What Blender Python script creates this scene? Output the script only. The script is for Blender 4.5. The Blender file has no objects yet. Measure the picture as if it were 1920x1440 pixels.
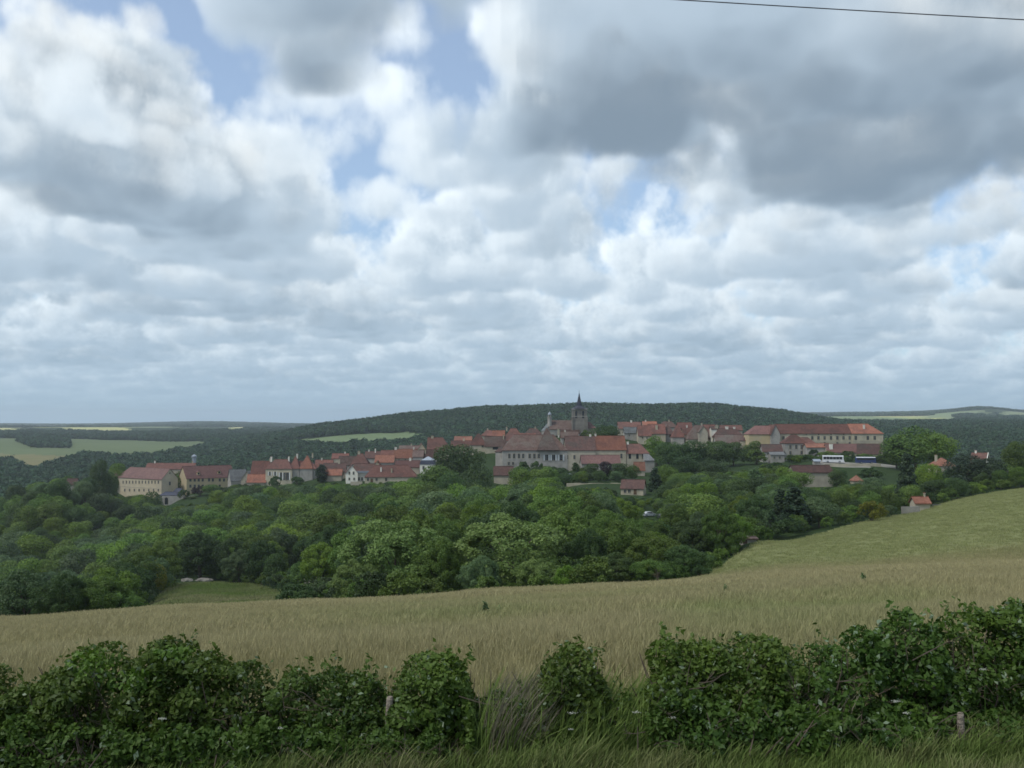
import bpy, bmesh, math, random, os
import numpy as np
from mathutils import Vector, Matrix, noise as mnoise

S = bpy.context.scene
C = S.collection
R = math.radians
random.seed(7)
rng = np.random.default_rng(7)

# ------------------------------------------------------------------ camera
F = 1884.0                       # focal length in photo pixels (photo 1920 wide)
HOR = 792.0                      # photo row of eye level
PITCH = math.atan((HOR - 720.0) / F)
cam = bpy.data.cameras.new('camera')
cam.sensor_width = 36.0
cam.lens = 36.0 * F / 1920.0
cam.clip_start = 0.1
cam.clip_end = 60000.0
camo = bpy.data.objects.new('camera', cam)
C.objects.link(camo)
camo.location = (0, 0, 0)        # eye level is z = 0; the ground under the coach window is at about -3
camo.rotation_euler = (R(90) + PITCH, 0, 0)
S.camera = camo

# ------------------------------------------------------------------ sun, exposure
SUN_AZ = R(-118)                 # from the view direction: left and somewhat behind
SUN_EL = R(54)
sd = Vector((math.sin(SUN_AZ) * math.cos(SUN_EL), math.cos(SUN_AZ) * math.cos(SUN_EL), math.sin(SUN_EL)))
sl = bpy.data.lights.new('sun', 'SUN')
sl.energy = 1.5
sl.angle = R(10)
sl.color = (1.0, 0.95, 0.88)
so = bpy.data.objects.new('sun', sl)
C.objects.link(so)
so.rotation_euler = sd.to_track_quat('Z', 'Y').to_euler()
so.location = (0, 0, 500)
vs = S.view_settings
S.display_settings.display_device = 'sRGB'
vs.view_transform = 'Standard'
vs.look = 'None'
vs.exposure = 0.65
vs.gamma = 1.0
vs.use_curve_mapping = False
cy = S.cycles
cy.use_denoising = True
cy.denoiser = 'OPENIMAGEDENOISE'
cy.max_bounces = 5
cy.diffuse_bounces = 3
cy.glossy_bounces = 2
cy.transmission_bounces = 3
cy.transparent_max_bounces = 8
cy.volume_bounces = 1
cy.pixel_filter_type = 'BLACKMAN_HARRIS'
cy.filter_width = 1.6

# ------------------------------------------------------------------ node helper
class NG:
    """writes shader maths as expressions"""
    def __init__(s, tree):
        s.t = tree
        s.n = tree.nodes
        s.l = tree.links
    def put(s, sock, v):
        if isinstance(v, bpy.types.NodeSocket):
            s.l.new(v, sock)
        else:
            sock.default_value = v
    def m(s, op, a, b=0.0, c=0.0, clamp=False):
        k = s.n.new('ShaderNodeMath'); k.operation = op; k.use_clamp = clamp
        s.put(k.inputs[0], a); s.put(k.inputs[1], b); s.put(k.inputs[2], c)
        return k.outputs[0]
    def add(s, a, b): return s.m('ADD', a, b)
    def sub(s, a, b): return s.m('SUBTRACT', a, b)
    def mul(s, a, b): return s.m('MULTIPLY', a, b)
    def div(s, a, b): return s.m('DIVIDE', a, b)
    def mad(s, a, b, c): return s.m('MULTIPLY_ADD', a, b, c)
    def v(s, op, a, b=None, scale=None):
        k = s.n.new('ShaderNodeVectorMath'); k.operation = op
        s.put(k.inputs[0], a)
        if b is not None: s.put(k.inputs[1], b)
        if scale is not None: s.put(k.inputs['Scale'], scale)
        return k.outputs['Value'] if op in ('DOT_PRODUCT', 'LENGTH', 'DISTANCE') else k.outputs['Vector']
    def noise(s, vec, scale, detail=2.0, rough=0.5, dist=0.0, dim='3D', lac=2.0):
        k = s.n.new('ShaderNodeTexNoise'); k.noise_dimensions = dim
        if vec is not None: s.put(k.inputs['Vector'], vec)
        s.put(k.inputs['Scale'], scale); s.put(k.inputs['Detail'], detail)
        s.put(k.inputs['Roughness'], rough); s.put(k.inputs['Distortion'], dist)
        s.put(k.inputs['Lacunarity'], lac)
        return k
    def mapr(s, v, a, b, c, d, smooth=False):
        k = s.n.new('ShaderNodeMapRange')
        k.interpolation_type = 'SMOOTHSTEP' if smooth else 'LINEAR'
        s.put(k.inputs[0], v)
        for i, q in enumerate((a, b, c, d)): s.put(k.inputs[1 + i], q)
        return k.outputs[0]
    def mix(s, f, a, b, mode='MIX'):
        k = s.n.new('ShaderNodeMix'); k.data_type = 'RGBA'; k.blend_type = mode
        k.clamp_factor = True
        s.put(k.inputs[0], f)
        for sock, val in ((k.inputs[6], a), (k.inputs[7], b)):
            if not isinstance(val, bpy.types.NodeSocket) and len(val) == 3: val = (*val, 1.0)
            s.put(sock, val)
        return k.outputs[2]
    def comb(s, x, y, z):
        k = s.n.new('ShaderNodeCombineXYZ')
        s.put(k.inputs[0], x); s.put(k.inputs[1], y); s.put(k.inputs[2], z)
        return k.outputs[0]
    def sep(s, vv):
        k = s.n.new('ShaderNodeSeparateXYZ'); s.put(k.inputs[0], vv)
        return k.outputs

# ------------------------------------------------------------------ sky: physical sky under a broken deck of cumulus
# ---- clouds computed by marching rays through a noise-shaped deck
def spectral(shape, beta, seed, zs=1.0):
    r = np.random.default_rng(seed)
    f = np.fft.rfftn(r.standard_normal(shape).astype(np.float32))
    ks = np.meshgrid(np.fft.fftfreq(shape[0]) * shape[0], np.fft.fftfreq(shape[1]) * shape[1], np.fft.rfftfreq(shape[2]) * shape[2] * zs, indexing='ij')
    k = np.sqrt(ks[0] ** 2 + ks[1] ** 2 + ks[2] ** 2); k[0, 0, 0] = 1
    a = k ** (-beta) * (1 - np.exp(-(k / 2.0) ** 4)); a[0, 0, 0] = 0
    v = np.fft.irfftn(f * a, s=shape)
    return (v / v.std()).astype(np.float32)

def worley(n, nz, cells, cz, seed):
    """distance to the nearest of jittered points, tileable, on an n x n x nz grid"""
    r = np.random.default_rng(seed)
    pt = r.random((cells, cells, cz, 3)).astype(np.float32)
    gx = (np.arange(n, dtype=np.float32) + .5) / n * cells
    gz = (np.arange(nz, dtype=np.float32) + .5) / nz * cz
    X, Y, Z = np.meshgrid(gx, gx, gz, indexing='ij')
    ix, iy, iz = X.astype(int), Y.astype(int), Z.astype(int)
    best = np.full(X.shape, 9.0, np.float32)
    for a in (-1, 0, 1):
        for b in (-1, 0, 1):
            for c in (-1, 0, 1):
                p = pt[(ix + a) % cells, (iy + b) % cells, (iz + c) % cz]
                dd = (ix + a + p[..., 0] - X) ** 2 + (iy + b + p[..., 1] - Y) ** 2 + (iz + c + p[..., 2] - Z) ** 2
                np.minimum(best, dd, out=best)
    return np.sqrt(best)

def make_volume():
    n, nz = 96, 36
    sp = spectral((n, n, nz), 2.3, 3, zs=96/36)
    w = (1 - worley(n, nz, 6, 3, 1)) * .55 + (1 - worley(n, nz, 12, 6, 2)) * .30 + (1 - worley(n, nz, 24, 12, 5)) * .15
    w = (w - w.mean()) / w.std()
    v = sp * .62 + w * .78
    return (v / v.std()).astype(np.float32)

def tri(v, x, y, z):
    """trilinear tiled lookup; coordinates in cells"""
    n0, n1, n2 = v.shape
    fx, fy, fz = np.floor(x), np.floor(y), np.floor(z)
    tx, ty, tz = x - fx, y - fy, z - fz
    a = fx.astype(np.int32) % n0; b = fy.astype(np.int32) % n1; c = fz.astype(np.int32) % n2
    a1 = (a + 1) % n0; b1 = (b + 1) % n1; c1 = (c + 1) % n2
    vf = v.ravel()
    q = lambda i, j, k: vf[(i * n1 + j) * n2 + k]
    r00 = q(a, b, c) * (1 - tx) + q(a1, b, c) * tx
    r10 = q(a, b1, c) * (1 - tx) + q(a1, b1, c) * tx
    r01 = q(a, b, c1) * (1 - tx) + q(a1, b, c1) * tx
    r11 = q(a, b1, c1) * (1 - tx) + q(a1, b1, c1) * tx
    return (r00 * (1 - ty) + r10 * ty) * (1 - tz) + (r01 * (1 - ty) + r11 * ty) * tz

def near(v, x, y, z):
    n0, n1, n2 = v.shape
    return v[np.floor(x).astype(np.int32) % n0, np.floor(y).astype(np.int32) % n1, np.floor(z).astype(np.int32) % n2]

# masses (+) and gaps (-) of the deck, km on its plane: x, y, radius x, radius y, amount
BLOBS = [
    (1.25, 3.35, 1.0, .80, 1.3), (2.9, 3.6, 1.2, 1.3, 1.5), (1.6, 1.6, 1.2, .8, .9), (.42, 3.55, .32, .50, 1.2), (1.5, 4.1, .9, .35, .9),
    (-0.42, 2.66, .36, .36, .80), (-1.40, 2.95, .40, .45, .25), (-2.4, 4.5, .7, .6, .65), (-.66, 3.05, .24, .22, 1.0),
    (-0.93, 2.62, .11, .26, -4.2), (-0.84, 2.88, .12, .15, -3.4), (-0.36, 3.80, .32, .34, -2.5), (-.06, 2.72, .06, .14, -2.0), (-.14, 3.4, .10, .30, -1.8),
    (0.60, 4.75, .34, .22, -1.9), (.75, 5.6, .4, .4, .6), (3.3, 6.2, .5, .5, -1.0), (-1.3, 2.25, .2, .12, -1.5),
    (-1.12, 3.45, .14, .36, -3.0), (-1.36, 4.2, .15, .42, -2.4), (-.52, 5.8, .55, .9, -1.6), (.25, 3.8, .35, .40, .9), (.9, 4.45, .6, .25, .7), (-1.75, 4.9, .5, .5, .5), (2.3, 4.7, 1.0, .40, .8),
    (-1.0, 5.2, .5, .6, .4), (-.48, 4.65, .34, .42, -1.5), (.1, 6.2, .5, .6, .4),
]
H0, H1 = 1.0, 2.1

def march(d, V, steps=22, seed=0):
    """d: (n,3) unit directions -> rgb, transmittance"""
    r = np.random.default_rng(seed)
    n = len(d)
    dz = np.maximum(d[:, 2], 0.004)
    rgb = np.zeros((n, 3), np.float32); T = np.ones(n, np.float32)
    jit = ((np.random.default_rng(99).random(n) + seed / 3.0) % 1.0).astype(np.float32)
    hd = np.float32(2 / 6371.)
    dist = lambda h: 2 * h / (dz + np.sqrt(dz * dz + hd * h))
    k1, k2 = V.shape[0] / 5.6, V.shape[0] / 1.57       # cells per km
    kz1, kz2 = V.shape[2] / 3.0, V.shape[2] / .85
    dark = np.array(CL_DARK, np.float32); lite = np.array(CL_LITE, np.float32)
    s = (sd.x, sd.y, sd.z)
    def cover(px, py):
        cov = np.zeros_like(px)
        for bx, by, rx, ry, a in BLOBS:
            cov += a * np.exp(-((px - bx) / rx) ** 2 - ((py - by) / ry) ** 2)
        cov += .40 * np.sin(px * .71 + 1.3 * np.sin(py * .37) + .8) * np.sin(py * .53 + .9 * np.sin(px * .31))
        far = np.clip((np.hypot(px, py) - 3.6) / 2.0, 0, 1)
        return cov + .58 * far
    def shape_at(px, py, h, fine, cov):
        rel = (h - H0) / (H1 - H0)
        b = (tri if fine else near)(V, px * k1 + 11, py * k1 + 57, h * kz1)
        e = b * .85 + cov - CL_THR - 2.5 * np.maximum(rel, 0) ** 1.2
        e = e - np.clip((.08 - rel) / .08, 0, 1) * 1.6          # flat bases
        return e, rel
    tprev = dist(np.full(n, H0, np.float32))
    for i in range(steps):
        q = (i + jit) / steps
        h = (H0 + (H1 - H0) * q ** 1.25).astype(np.float32)
        t = dist(h)
        px, py = d[:, 0] * t, d[:, 1] * t
        dt = np.minimum((dist(H0 + (H1 - H0) * ((i + 1.) / steps) ** 1.25 + 0 * h) - dist(H0 + (H1 - H0) * (i / steps) ** 1.25 + 0 * h)), 1.5)
        cov = cover(px, py)
        e, rel = shape_at(px, py, h, True, cov)
        e2 = tri(V, px * k2 + 5, py * k2 + 3, h * kz2)
        e = e + .42 * e2 * np.clip(1.4 - np.abs(e), 0.25, 1) + .13 * tri(V, px * k2 * 3.1 + 9, py * k2 * 3.1, h * kz2 * 3.1)
        dens = np.clip(e, 0, 1.0) ** 1.15
        idx = np.nonzero((dens > 0) & (T > .01))[0]
        if not len(idx): continue
        ta = np.zeros(len(idx), np.float32)
        for L, wl in ((.05, .10), (.14, .14), (.30, .22), (.55, .30)):
            x2, y2 = px[idx] + s[0] * L, py[idx] + s[1] * L
            ee, _ = shape_at(x2, y2, h[idx] + s[2] * L, False, cov[idx])
            ta += np.clip(ee, 0, 1.0) * wl
        lit = .64 * np.exp(-ta * 12.0) + .36 * np.exp(-ta * 2.8)
        lit = lit * (.55 + .45 * np.clip(rel[idx] * 2.5, 0, 1))
        a = 1 - np.exp(-dens[idx] * dt[idx] * CL_EXT)
        w = (T[idx] * a)[:, None]
        rgb[idx] += w * (dark * (1 - np.array((.58, .545, .51)) * np.clip(cov[idx] * .8 - .50 + .18 * e2[idx], 0, 1)[:, None]) + (lite - dark) * lit[:, None])
        T[idx] *= 1 - a
    return rgb, T
CL_DARK = (.300, .370, .442); CL_LITE = (.74, .79, .815); CL_THR = .14; CL_EXT = 12.0


def build_world():
    V = make_volume()
    UW, VH = 5632, 880                              # azimuth x square root of elevation
    def dirs(c0, c1, st, rows):
        az = (np.arange(c0, c1, st) + st * .5) / UW * 2 * math.pi - math.pi
        el = ((rows + .5) / VH) ** 2 * (math.pi / 2)
        A, E = np.meshgrid(az, el)
        return np.stack([np.sin(A) * np.cos(E), np.cos(A) * np.cos(E), np.sin(E)], -1).reshape(-1, 3).astype(np.float32), A.shape
    img = np.zeros((VH, UW, 4), np.float32)
    # the whole round of the sky coarsely, then the part the window looks at finely; one and the same deck
    st = 8
    d, sh = dirs(0, UW, st, np.arange(0, VH, st) + st * .5)
    a, b = march(d, V, 16, 5)
    lo = np.concatenate([a, b[:, None]], 1).reshape(sh + (4,))
    img[:] = np.repeat(np.repeat(lo, st, 0), st, 1)
    ys = np.clip((np.arange(VH) + .5) / st - .5, 0, sh[0] - 1); y0 = ys.astype(int); y1 = np.minimum(y0 + 1, sh[0] - 1); fy = (ys - y0)[:, None, None]
    rowi = lo[y0] * (1 - fy) + lo[y1] * fy
    xs = (np.arange(UW) + .5) / st - .5; x0 = np.floor(xs).astype(int); fx = (xs - x0)[None, :, None]
    img[:] = rowi[:, x0 % sh[1]] * (1 - fx) + rowi[:, (x0 + 1) % sh[1]] * fx
    c0, c1, r1 = int(UW * (.5 - 31 / 360)), int(UW * (.5 + 31 / 360)), int(VH * math.sqrt(26 / 90.))
    d, sh = dirs(c0, c1, 1, np.arange(r1))
    acc = 0
    for q in range(3):
        a, b = march(d, V, 18, 12 + q)
        acc = acc + np.concatenate([a, b[:, None]], 1)
    hi = (acc / 3).reshape(sh + (4,))
    k = np.array([1, 3, 1]) / 5.0
    for ax in (0, 1):
        hi = sum(kk * np.roll(hi, s_, ax) for kk, s_ in zip(k, (-1, 0, 1)))
    wy = np.clip((r1 - 1 - np.arange(r1)) / 24.0, 0, 1)[:, None, None]
    wx = np.clip(np.minimum(np.arange(c1 - c0), c1 - c0 - 1 - np.arange(c1 - c0)) / 24.0, 0, 1)[None, :, None]
    m = wy * wx
    img[:r1, c0:c1] = hi * m + img[:r1, c0:c1] * (1 - m)
    im = bpy.data.images.new('cloud_deck', UW, VH, alpha=True, float_buffer=True)
    im.colorspace_settings.name = 'Non-Color'
    im.alpha_mode = 'CHANNEL_PACKED'
    im.pixels.foreach_set(img.ravel())
    im.update()
    im.pack()

    w = bpy.data.worlds.new('World'); S.world = w; w.use_nodes = True
    t = w.node_tree; t.nodes.clear()
    g = NG(t)
    out = t.nodes.new('ShaderNodeOutputWorld'); bg = t.nodes.new('ShaderNodeBackground')
    t.links.new(bg.outputs[0], out.inputs[0])
    bg.inputs['Strength'].default_value = 0.1
    sky = t.nodes.new('ShaderNodeTexSky'); sky.sky_type = 'NISHITA'; sky.sun_disc = False
    sky.sun_elevation = SUN_EL; sky.sun_rotation = SUN_AZ
    sky.altitude = 400; sky.air_density = 1.0; sky.dust_density = 0.6; sky.ozone_density = 1.5
    tc = t.nodes.new('ShaderNodeTexCoord')
    d = g.v('NORMALIZE', tc.outputs['Generated'])
    dx, dy, dz = g.sep(d)
    el = g.m('MAXIMUM', g.m('ARCSINE', dz), 0.0)
    uu = g.mad(g.m('ARCTAN2', dx, dy), 1 / (2 * math.pi), 0.5)
    vv = g.m('SQRT', g.mul(el, 2 / math.pi))
    it = t.nodes.new('ShaderNodeTexImage'); it.image = im; it.interpolation = 'Linear'; it.extension = 'EXTEND'
    g.put(it.inputs['Vector'], g.comb(uu, vv, 0.0))
    T = it.outputs['Alpha']
    blue = g.mix(.28, g.v('MULTIPLY', sky.outputs[0], SKY_GAIN), (4.4, 4.9, 5.3))
    cl = g.v('SCALE', it.outputs['Color'], scale=10.0)
    tot = g.v('ADD', cl, g.v('SCALE', blue, scale=T))
    # air between here and the far clouds
    dzc = g.m('MAXIMUM', dz, 0.0)
    tb = g.div(2.0, g.add(dzc, g.m('SQRT', g.mad(dzc, dzc, 2 / 6371.0))))
    fade = g.m('EXPONENT', g.mul(tb, -1.0 / 26.0))
    tot = g.mix(g.sub(1.0, fade), tot, (2.35, 3.45, 4.45))
    t.links.new(tot, bg.inputs['Color'])
    w.cycles.sampling_method = 'MANUAL'
    w.cycles.sample_map_resolution = 512
SKY_GAIN = (0.85, 0.95, 1.05)
build_world()

# ------------------------------------------------------------------ helpers
def at(px, py, Y):
    """world point seen at photo pixel (px, py) at distance Y in front of the camera"""
    u, v = (px - 960.0) / F, (720.0 - py) / F
    yy = math.cos(PITCH) - v * math.sin(PITCH)
    zz = math.sin(PITCH) + v * math.cos(PITCH)
    return Vector((u / yy * Y, Y, zz / yy * Y))
def zpx(py, Y): return at(960, py, Y).z
def xpx(px, Y, py=800): return at(px, py, Y).x
def proj(p):
    f_ = p[1] * math.cos(PITCH) + p[2] * math.sin(PITCH)
    up = -p[1] * math.sin(PITCH) + p[2] * math.cos(PITCH)
    return 960 + F * p[0] / f_, 720 - F * up / f_

def tag(o, label=None, cat=None, group=None, kind=None):
    if label: o['label'] = label
    if cat: o['category'] = cat
    if group: o['group'] = group
    if kind: o['kind'] = kind
    return o
def link(name, me, parent=None, loc=None):
    o = bpy.data.objects.new(name, me); C.objects.link(o)
    if parent is not None: o.parent = parent
    if loc is not None: o.location = loc
    return o
def empty(name, loc, rz=0.0):
    o = bpy.data.objects.new(name, None); C.objects.link(o)
    o.location = loc; o.rotation_euler = (0, 0, rz); o.empty_display_size = 1.0
    return o
class MB:
    """collects verts and faces (with material slots) for one mesh"""
    def __init__(s): s.v = []; s.f = []; s.mi = []
    def face(s, pts, m=0):
        k = len(s.v); s.v.extend([tuple(p) for p in pts]); s.f.append(tuple(range(k, k + len(pts)))); s.mi.append(m)
    def box(s, x0, x1, y0, y1, z0, z1, m=0, taper=0.0):
        a = taper
        k = len(s.v)
        s.v += [(x0, y0, z0), (x1, y0, z0), (x1, y1, z0), (x0, y1, z0), (x0 + a, y0 + a, z1), (x1 - a, y0 + a, z1), (x1 - a, y1 - a, z1), (x0 + a, y1 - a, z1)]
        for q in ((0, 3, 2, 1), (4, 5, 6, 7), (0, 1, 5, 4), (1, 2, 6, 5), (2, 3, 7, 6), (3, 0, 4, 7)):
            s.f.append(tuple(k + i for i in q)); s.mi.append(m)
    def slab(s, pts, th, m=0):
        """a flat polygon given thickness downwards"""
        n = len(pts); k = len(s.v)
        s.v += [tuple(p) for p in pts] + [(p[0], p[1], p[2] - th) for p in pts]
        s.f.append(tuple(range(k, k + n))); s.mi.append(m)
        s.f.append(tuple(range(k + 2 * n - 1, k + n - 1, -1))); s.mi.append(m)
        for i in range(n):
            j = (i + 1) % n
            s.f.append((k + i, k + n + i, k + n + j, k + j)); s.mi.append(m)
    def tube(s, pts, rad, n=6, m=0, cap=True):
        """tapered tube through points"""
        rings = []
        for i, p in enumerate(pts):
            p = Vector(p)
            t = (Vector(pts[min(i + 1, len(pts) - 1)]) - Vector(pts[max(i - 1, 0)])).normalized()
            a = t.orthogonal().normalized() if abs(t.z) < .95 else Vector((1, 0, 0)); a = (a - t * a.dot(t)).normalized()
            b = t.cross(a); r = rad[i] if hasattr(rad, '__len__') else rad
            k = len(s.v)
            for j in range(n):
                q = 2 * math.pi * j / n
                s.v.append(tuple(p + a * (r * math.cos(q)) + b * (r * math.sin(q))))
            rings.append(k)
        for i in range(len(rings) - 1):
            for j in range(n):
                s.f.append((rings[i] + j, rings[i] + (j + 1) % n, rings[i + 1] + (j + 1) % n, rings[i + 1] + j)); s.mi.append(m)
        if cap:
            s.f.append(tuple(rings[-1] + j for j in range(n))); s.mi.append(m)
            s.f.append(tuple(rings[0] + j for j in range(n - 1, -1, -1))); s.mi.append(m)
    def mesh(s, name, mats):
        me = bpy.data.meshes.new(name)
        me.from_pydata(s.v, [], s.f)
        for q in (mats if isinstance(mats, (list, tuple)) else [mats]): me.materials.append(q)
        me.polygons.foreach_set('material_index', s.mi)
        me.update()
        return me
    def build(s, name, mats, parent=None, loc=None): return link(name, s.mesh(name, mats), parent, loc)

# ------------------------------------------------------------------ materials
MAT = {}
def new_mat(name):
    m = bpy.data.materials.new(name); m.use_nodes = True
    t = m.node_tree; t.nodes.clear()
    o = t.nodes.new('ShaderNodeOutputMaterial'); b = t.nodes.new('ShaderNodeBsdfPrincipled')
    t.links.new(b.outputs[0], o.inputs[0])
    b.inputs['Specular IOR Level'].default_value = 0.15
    b.inputs['Roughness'].default_value = 0.85
    MAT[name] = m
    return m, NG(t), b
def rgb(c): return (c[0], c[1], c[2], 1.0)

def mottled(name, c1, c2, scale=1.0, rough=0.85, c3=None, bump=0.0, streak=False, objvar=0.12):
    """weathered surface: two or three tones in noise at several sizes, plus a small tone shift for each object"""
    m, g, b = new_mat(name)
    t = g.t
    tc = t.nodes.new('ShaderNodeTexCoord')
    v = tc.outputs['Object']
    if streak: v = g.v('MULTIPLY', v, (1, 1, .25))
    n = g.noise(v, scale, 6, .62).outputs[0]
    f = g.mapr(n, .36, .64, 0, 1)
    col = g.mix(f, c1, c2)
    if c3:
        n2 = g.noise(v, scale * .37, 4, .6, .5).outputs[0]
        col = g.mix(g.mapr(n2, .50, .68, 0, .85), col, c3)
    oi = t.nodes.new('ShaderNodeObjectInfo')
    k = g.mad(oi.outputs['Random'], 2 * objvar, 1 - objvar)
    col = g.v('SCALE', col, scale=k)
    g.put(b.inputs['Base Color'], col)
    b.inputs['Roughness'].default_value = rough
    if bump:
        bn = t.nodes.new('ShaderNodeBump'); bn.inputs['Strength'].default_value = bump; bn.inputs['Distance'].default_value = .1
        g.put(bn.inputs['Height'], g.noise(v, scale * 6, 3, .6).outputs[0]); g.put(b.inputs['Normal'], bn.outputs[0])
    return m

def tiled(name, c1, c2, c3, rough=.8):
    """old clay tile roof: courses along the slope, mottled with lichen and mended patches"""
    m, g, b = new_mat(name); t = g.t
    tc = t.nodes.new('ShaderNodeTexCoord'); v = tc.outputs['Object']
    x, y, z = g.sep(v)
    n = g.noise(v, .55, 6, .65).outputs[0]
    col = g.mix(g.mapr(n, .38, .62, 0, 1), c1, c2)
    n2 = g.noise(v, .16, 4, .6, .4).outputs[0]
    col = g.mix(g.mapr(n2, .52, .66, 0, .8), col, c3)
    cell = t.nodes.new('ShaderNodeTexWhiteNoise'); cell.noise_dimensions = '3D'
    g.put(cell.inputs['Vector'], g.v('FLOOR', g.v('MULTIPLY', v, (2.2, 2.2, 3.0))))
    col = g.v('SCALE', col, scale=g.mad(cell.outputs['Value'], .34, .83))
    row = g.m('FRACT', g.mul(z, 3.0))
    col = g.v('SCALE', col, scale=g.mapr(row, 0, .25, .80, 1.0))
    oi = t.nodes.new('ShaderNodeObjectInfo')
    r3_ = g.m('FRACT', g.mul(oi.outputs['Random'], 5.17))
    col = g.mix(g.mul(r3_, .55), col, g.v('MULTIPLY', col, (.72, .92, .98)))
    col = g.v('SCALE', col, scale=g.mad(oi.outputs['Random'], .55, .68))
    g.put(b.inputs['Base Color'], col); b.inputs['Roughness'].default_value = rough
    bn = t.nodes.new('ShaderNodeBump'); bn.inputs['Strength'].default_value = .6; bn.inputs['Distance'].default_value = .08
    g.put(bn.inputs['Height'], g.add(row, g.mul(n, .6))); g.put(b.inputs['Normal'], bn.outputs[0])
    return m

mottled('stone_dark', (.15, .14, .125), (.21, .20, .175), .35, c3=(.12, .115, .105))
mottled('stone_cream', (.35, .315, .23), (.46, .415, .31), .35, c3=(.30, .28, .22))
mottled('stone_grey', (.27, .26, .235), (.36, .345, .31), .35, c3=(.20, .195, .18))
mottled('stone_beige', (.33, .30, .235), (.43, .39, .30), .35, c3=(.25, .23, .19))
mottled('render_white', (.62, .60, .52), (.70, .68, .60), .3, c3=(.52, .50, .43))
mottled('render_yellow', (.42, .345, .205), (.48, .395, .24), .25, c3=(.39, .335, .225))
mottled('render_buff', (.44, .385, .27), (.52, .45, .32), .25, c3=(.40, .36, .28))
tiled('tile_red', (.150, .072, .058), (.200, .094, .074), (.110, .064, .054))
tiled('tile_brown', (0.088, 0.051, 0.044), (0.126, 0.070, 0.058), (0.078, 0.060, 0.051))
tiled('tile_orange', (.235, .100, .066), (.280, .124, .084), (.175, .084, .064))
tiled('tile_pink', (0.149, 0.081, 0.072), (0.184, 0.099, 0.085), (0.130, 0.073, 0.066))
tiled('tile_mossy', (0.115, 0.070, 0.058), (0.154, 0.102, 0.084), (0.156, 0.124, 0.103))
tiled('slate', (.038, .042, .062), (.060, .066, .090), (.05, .05, .06), .6)
tiled('slate_grey', (.15, .15, .15), (.20, .20, .195), (.13, .13, .125), .7)
mottled('zinc', (.24, .28, .32), (.32, .36, .40), 1.0, .5)
mottled('glass_dark', (.018, .022, .028), (.035, .04, .045), 1.0, .12)
MAT['glass_dark'].node_tree.nodes['Principled BSDF'].inputs['Specular IOR Level'].default_value = .5
mottled('shutter_white', (.55, .56, .55), (.62, .63, .62), 2.0, .6)
mottled('shutter_blue', (.17, .21, .26), (.21, .25, .30), 2.0, .6)
mottled('door_wood', (.085, .055, .035), (.12, .08, .05), 3.0, .7)
mottled('bark', (.075, .062, .048), (.12, .10, .08), 2.0, .9, bump=.6)
mottled('weathered_wood', (.17, .14, .11), (.27, .23, .19), 6.0, .9, c3=(.12, .10, .08), bump=.5)
mottled('dead_twig', (.085, .065, .05), (.135, .105, .085), 5.0, .9)
mottled('gravel_pale', (.21, .20, .175), (.28, .265, .235), 1.5, .95, c3=(.14, .15, .10))
mottled('asphalt', (.11, .11, .115), (.15, .15, .155), 1.5, .9, c3=(.17, .165, .155))
mottled('coach_white', (.50, .52, .54), (.58, .60, .62), 1.0, .3)
mottled('coach_blue', (.03, .045, .12), (.04, .06, .15), 1.0, .25)
mottled('coach_grey', (.12, .12, .16), (.16, .16, .20), 1.0, .35)
mottled('tyre', (.02, .02, .02), (.03, .03, .03), 3.0, .9)
mottled('cable_black', (.06, .06, .07), (.08, .08, .09), 3.0, .6)

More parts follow.
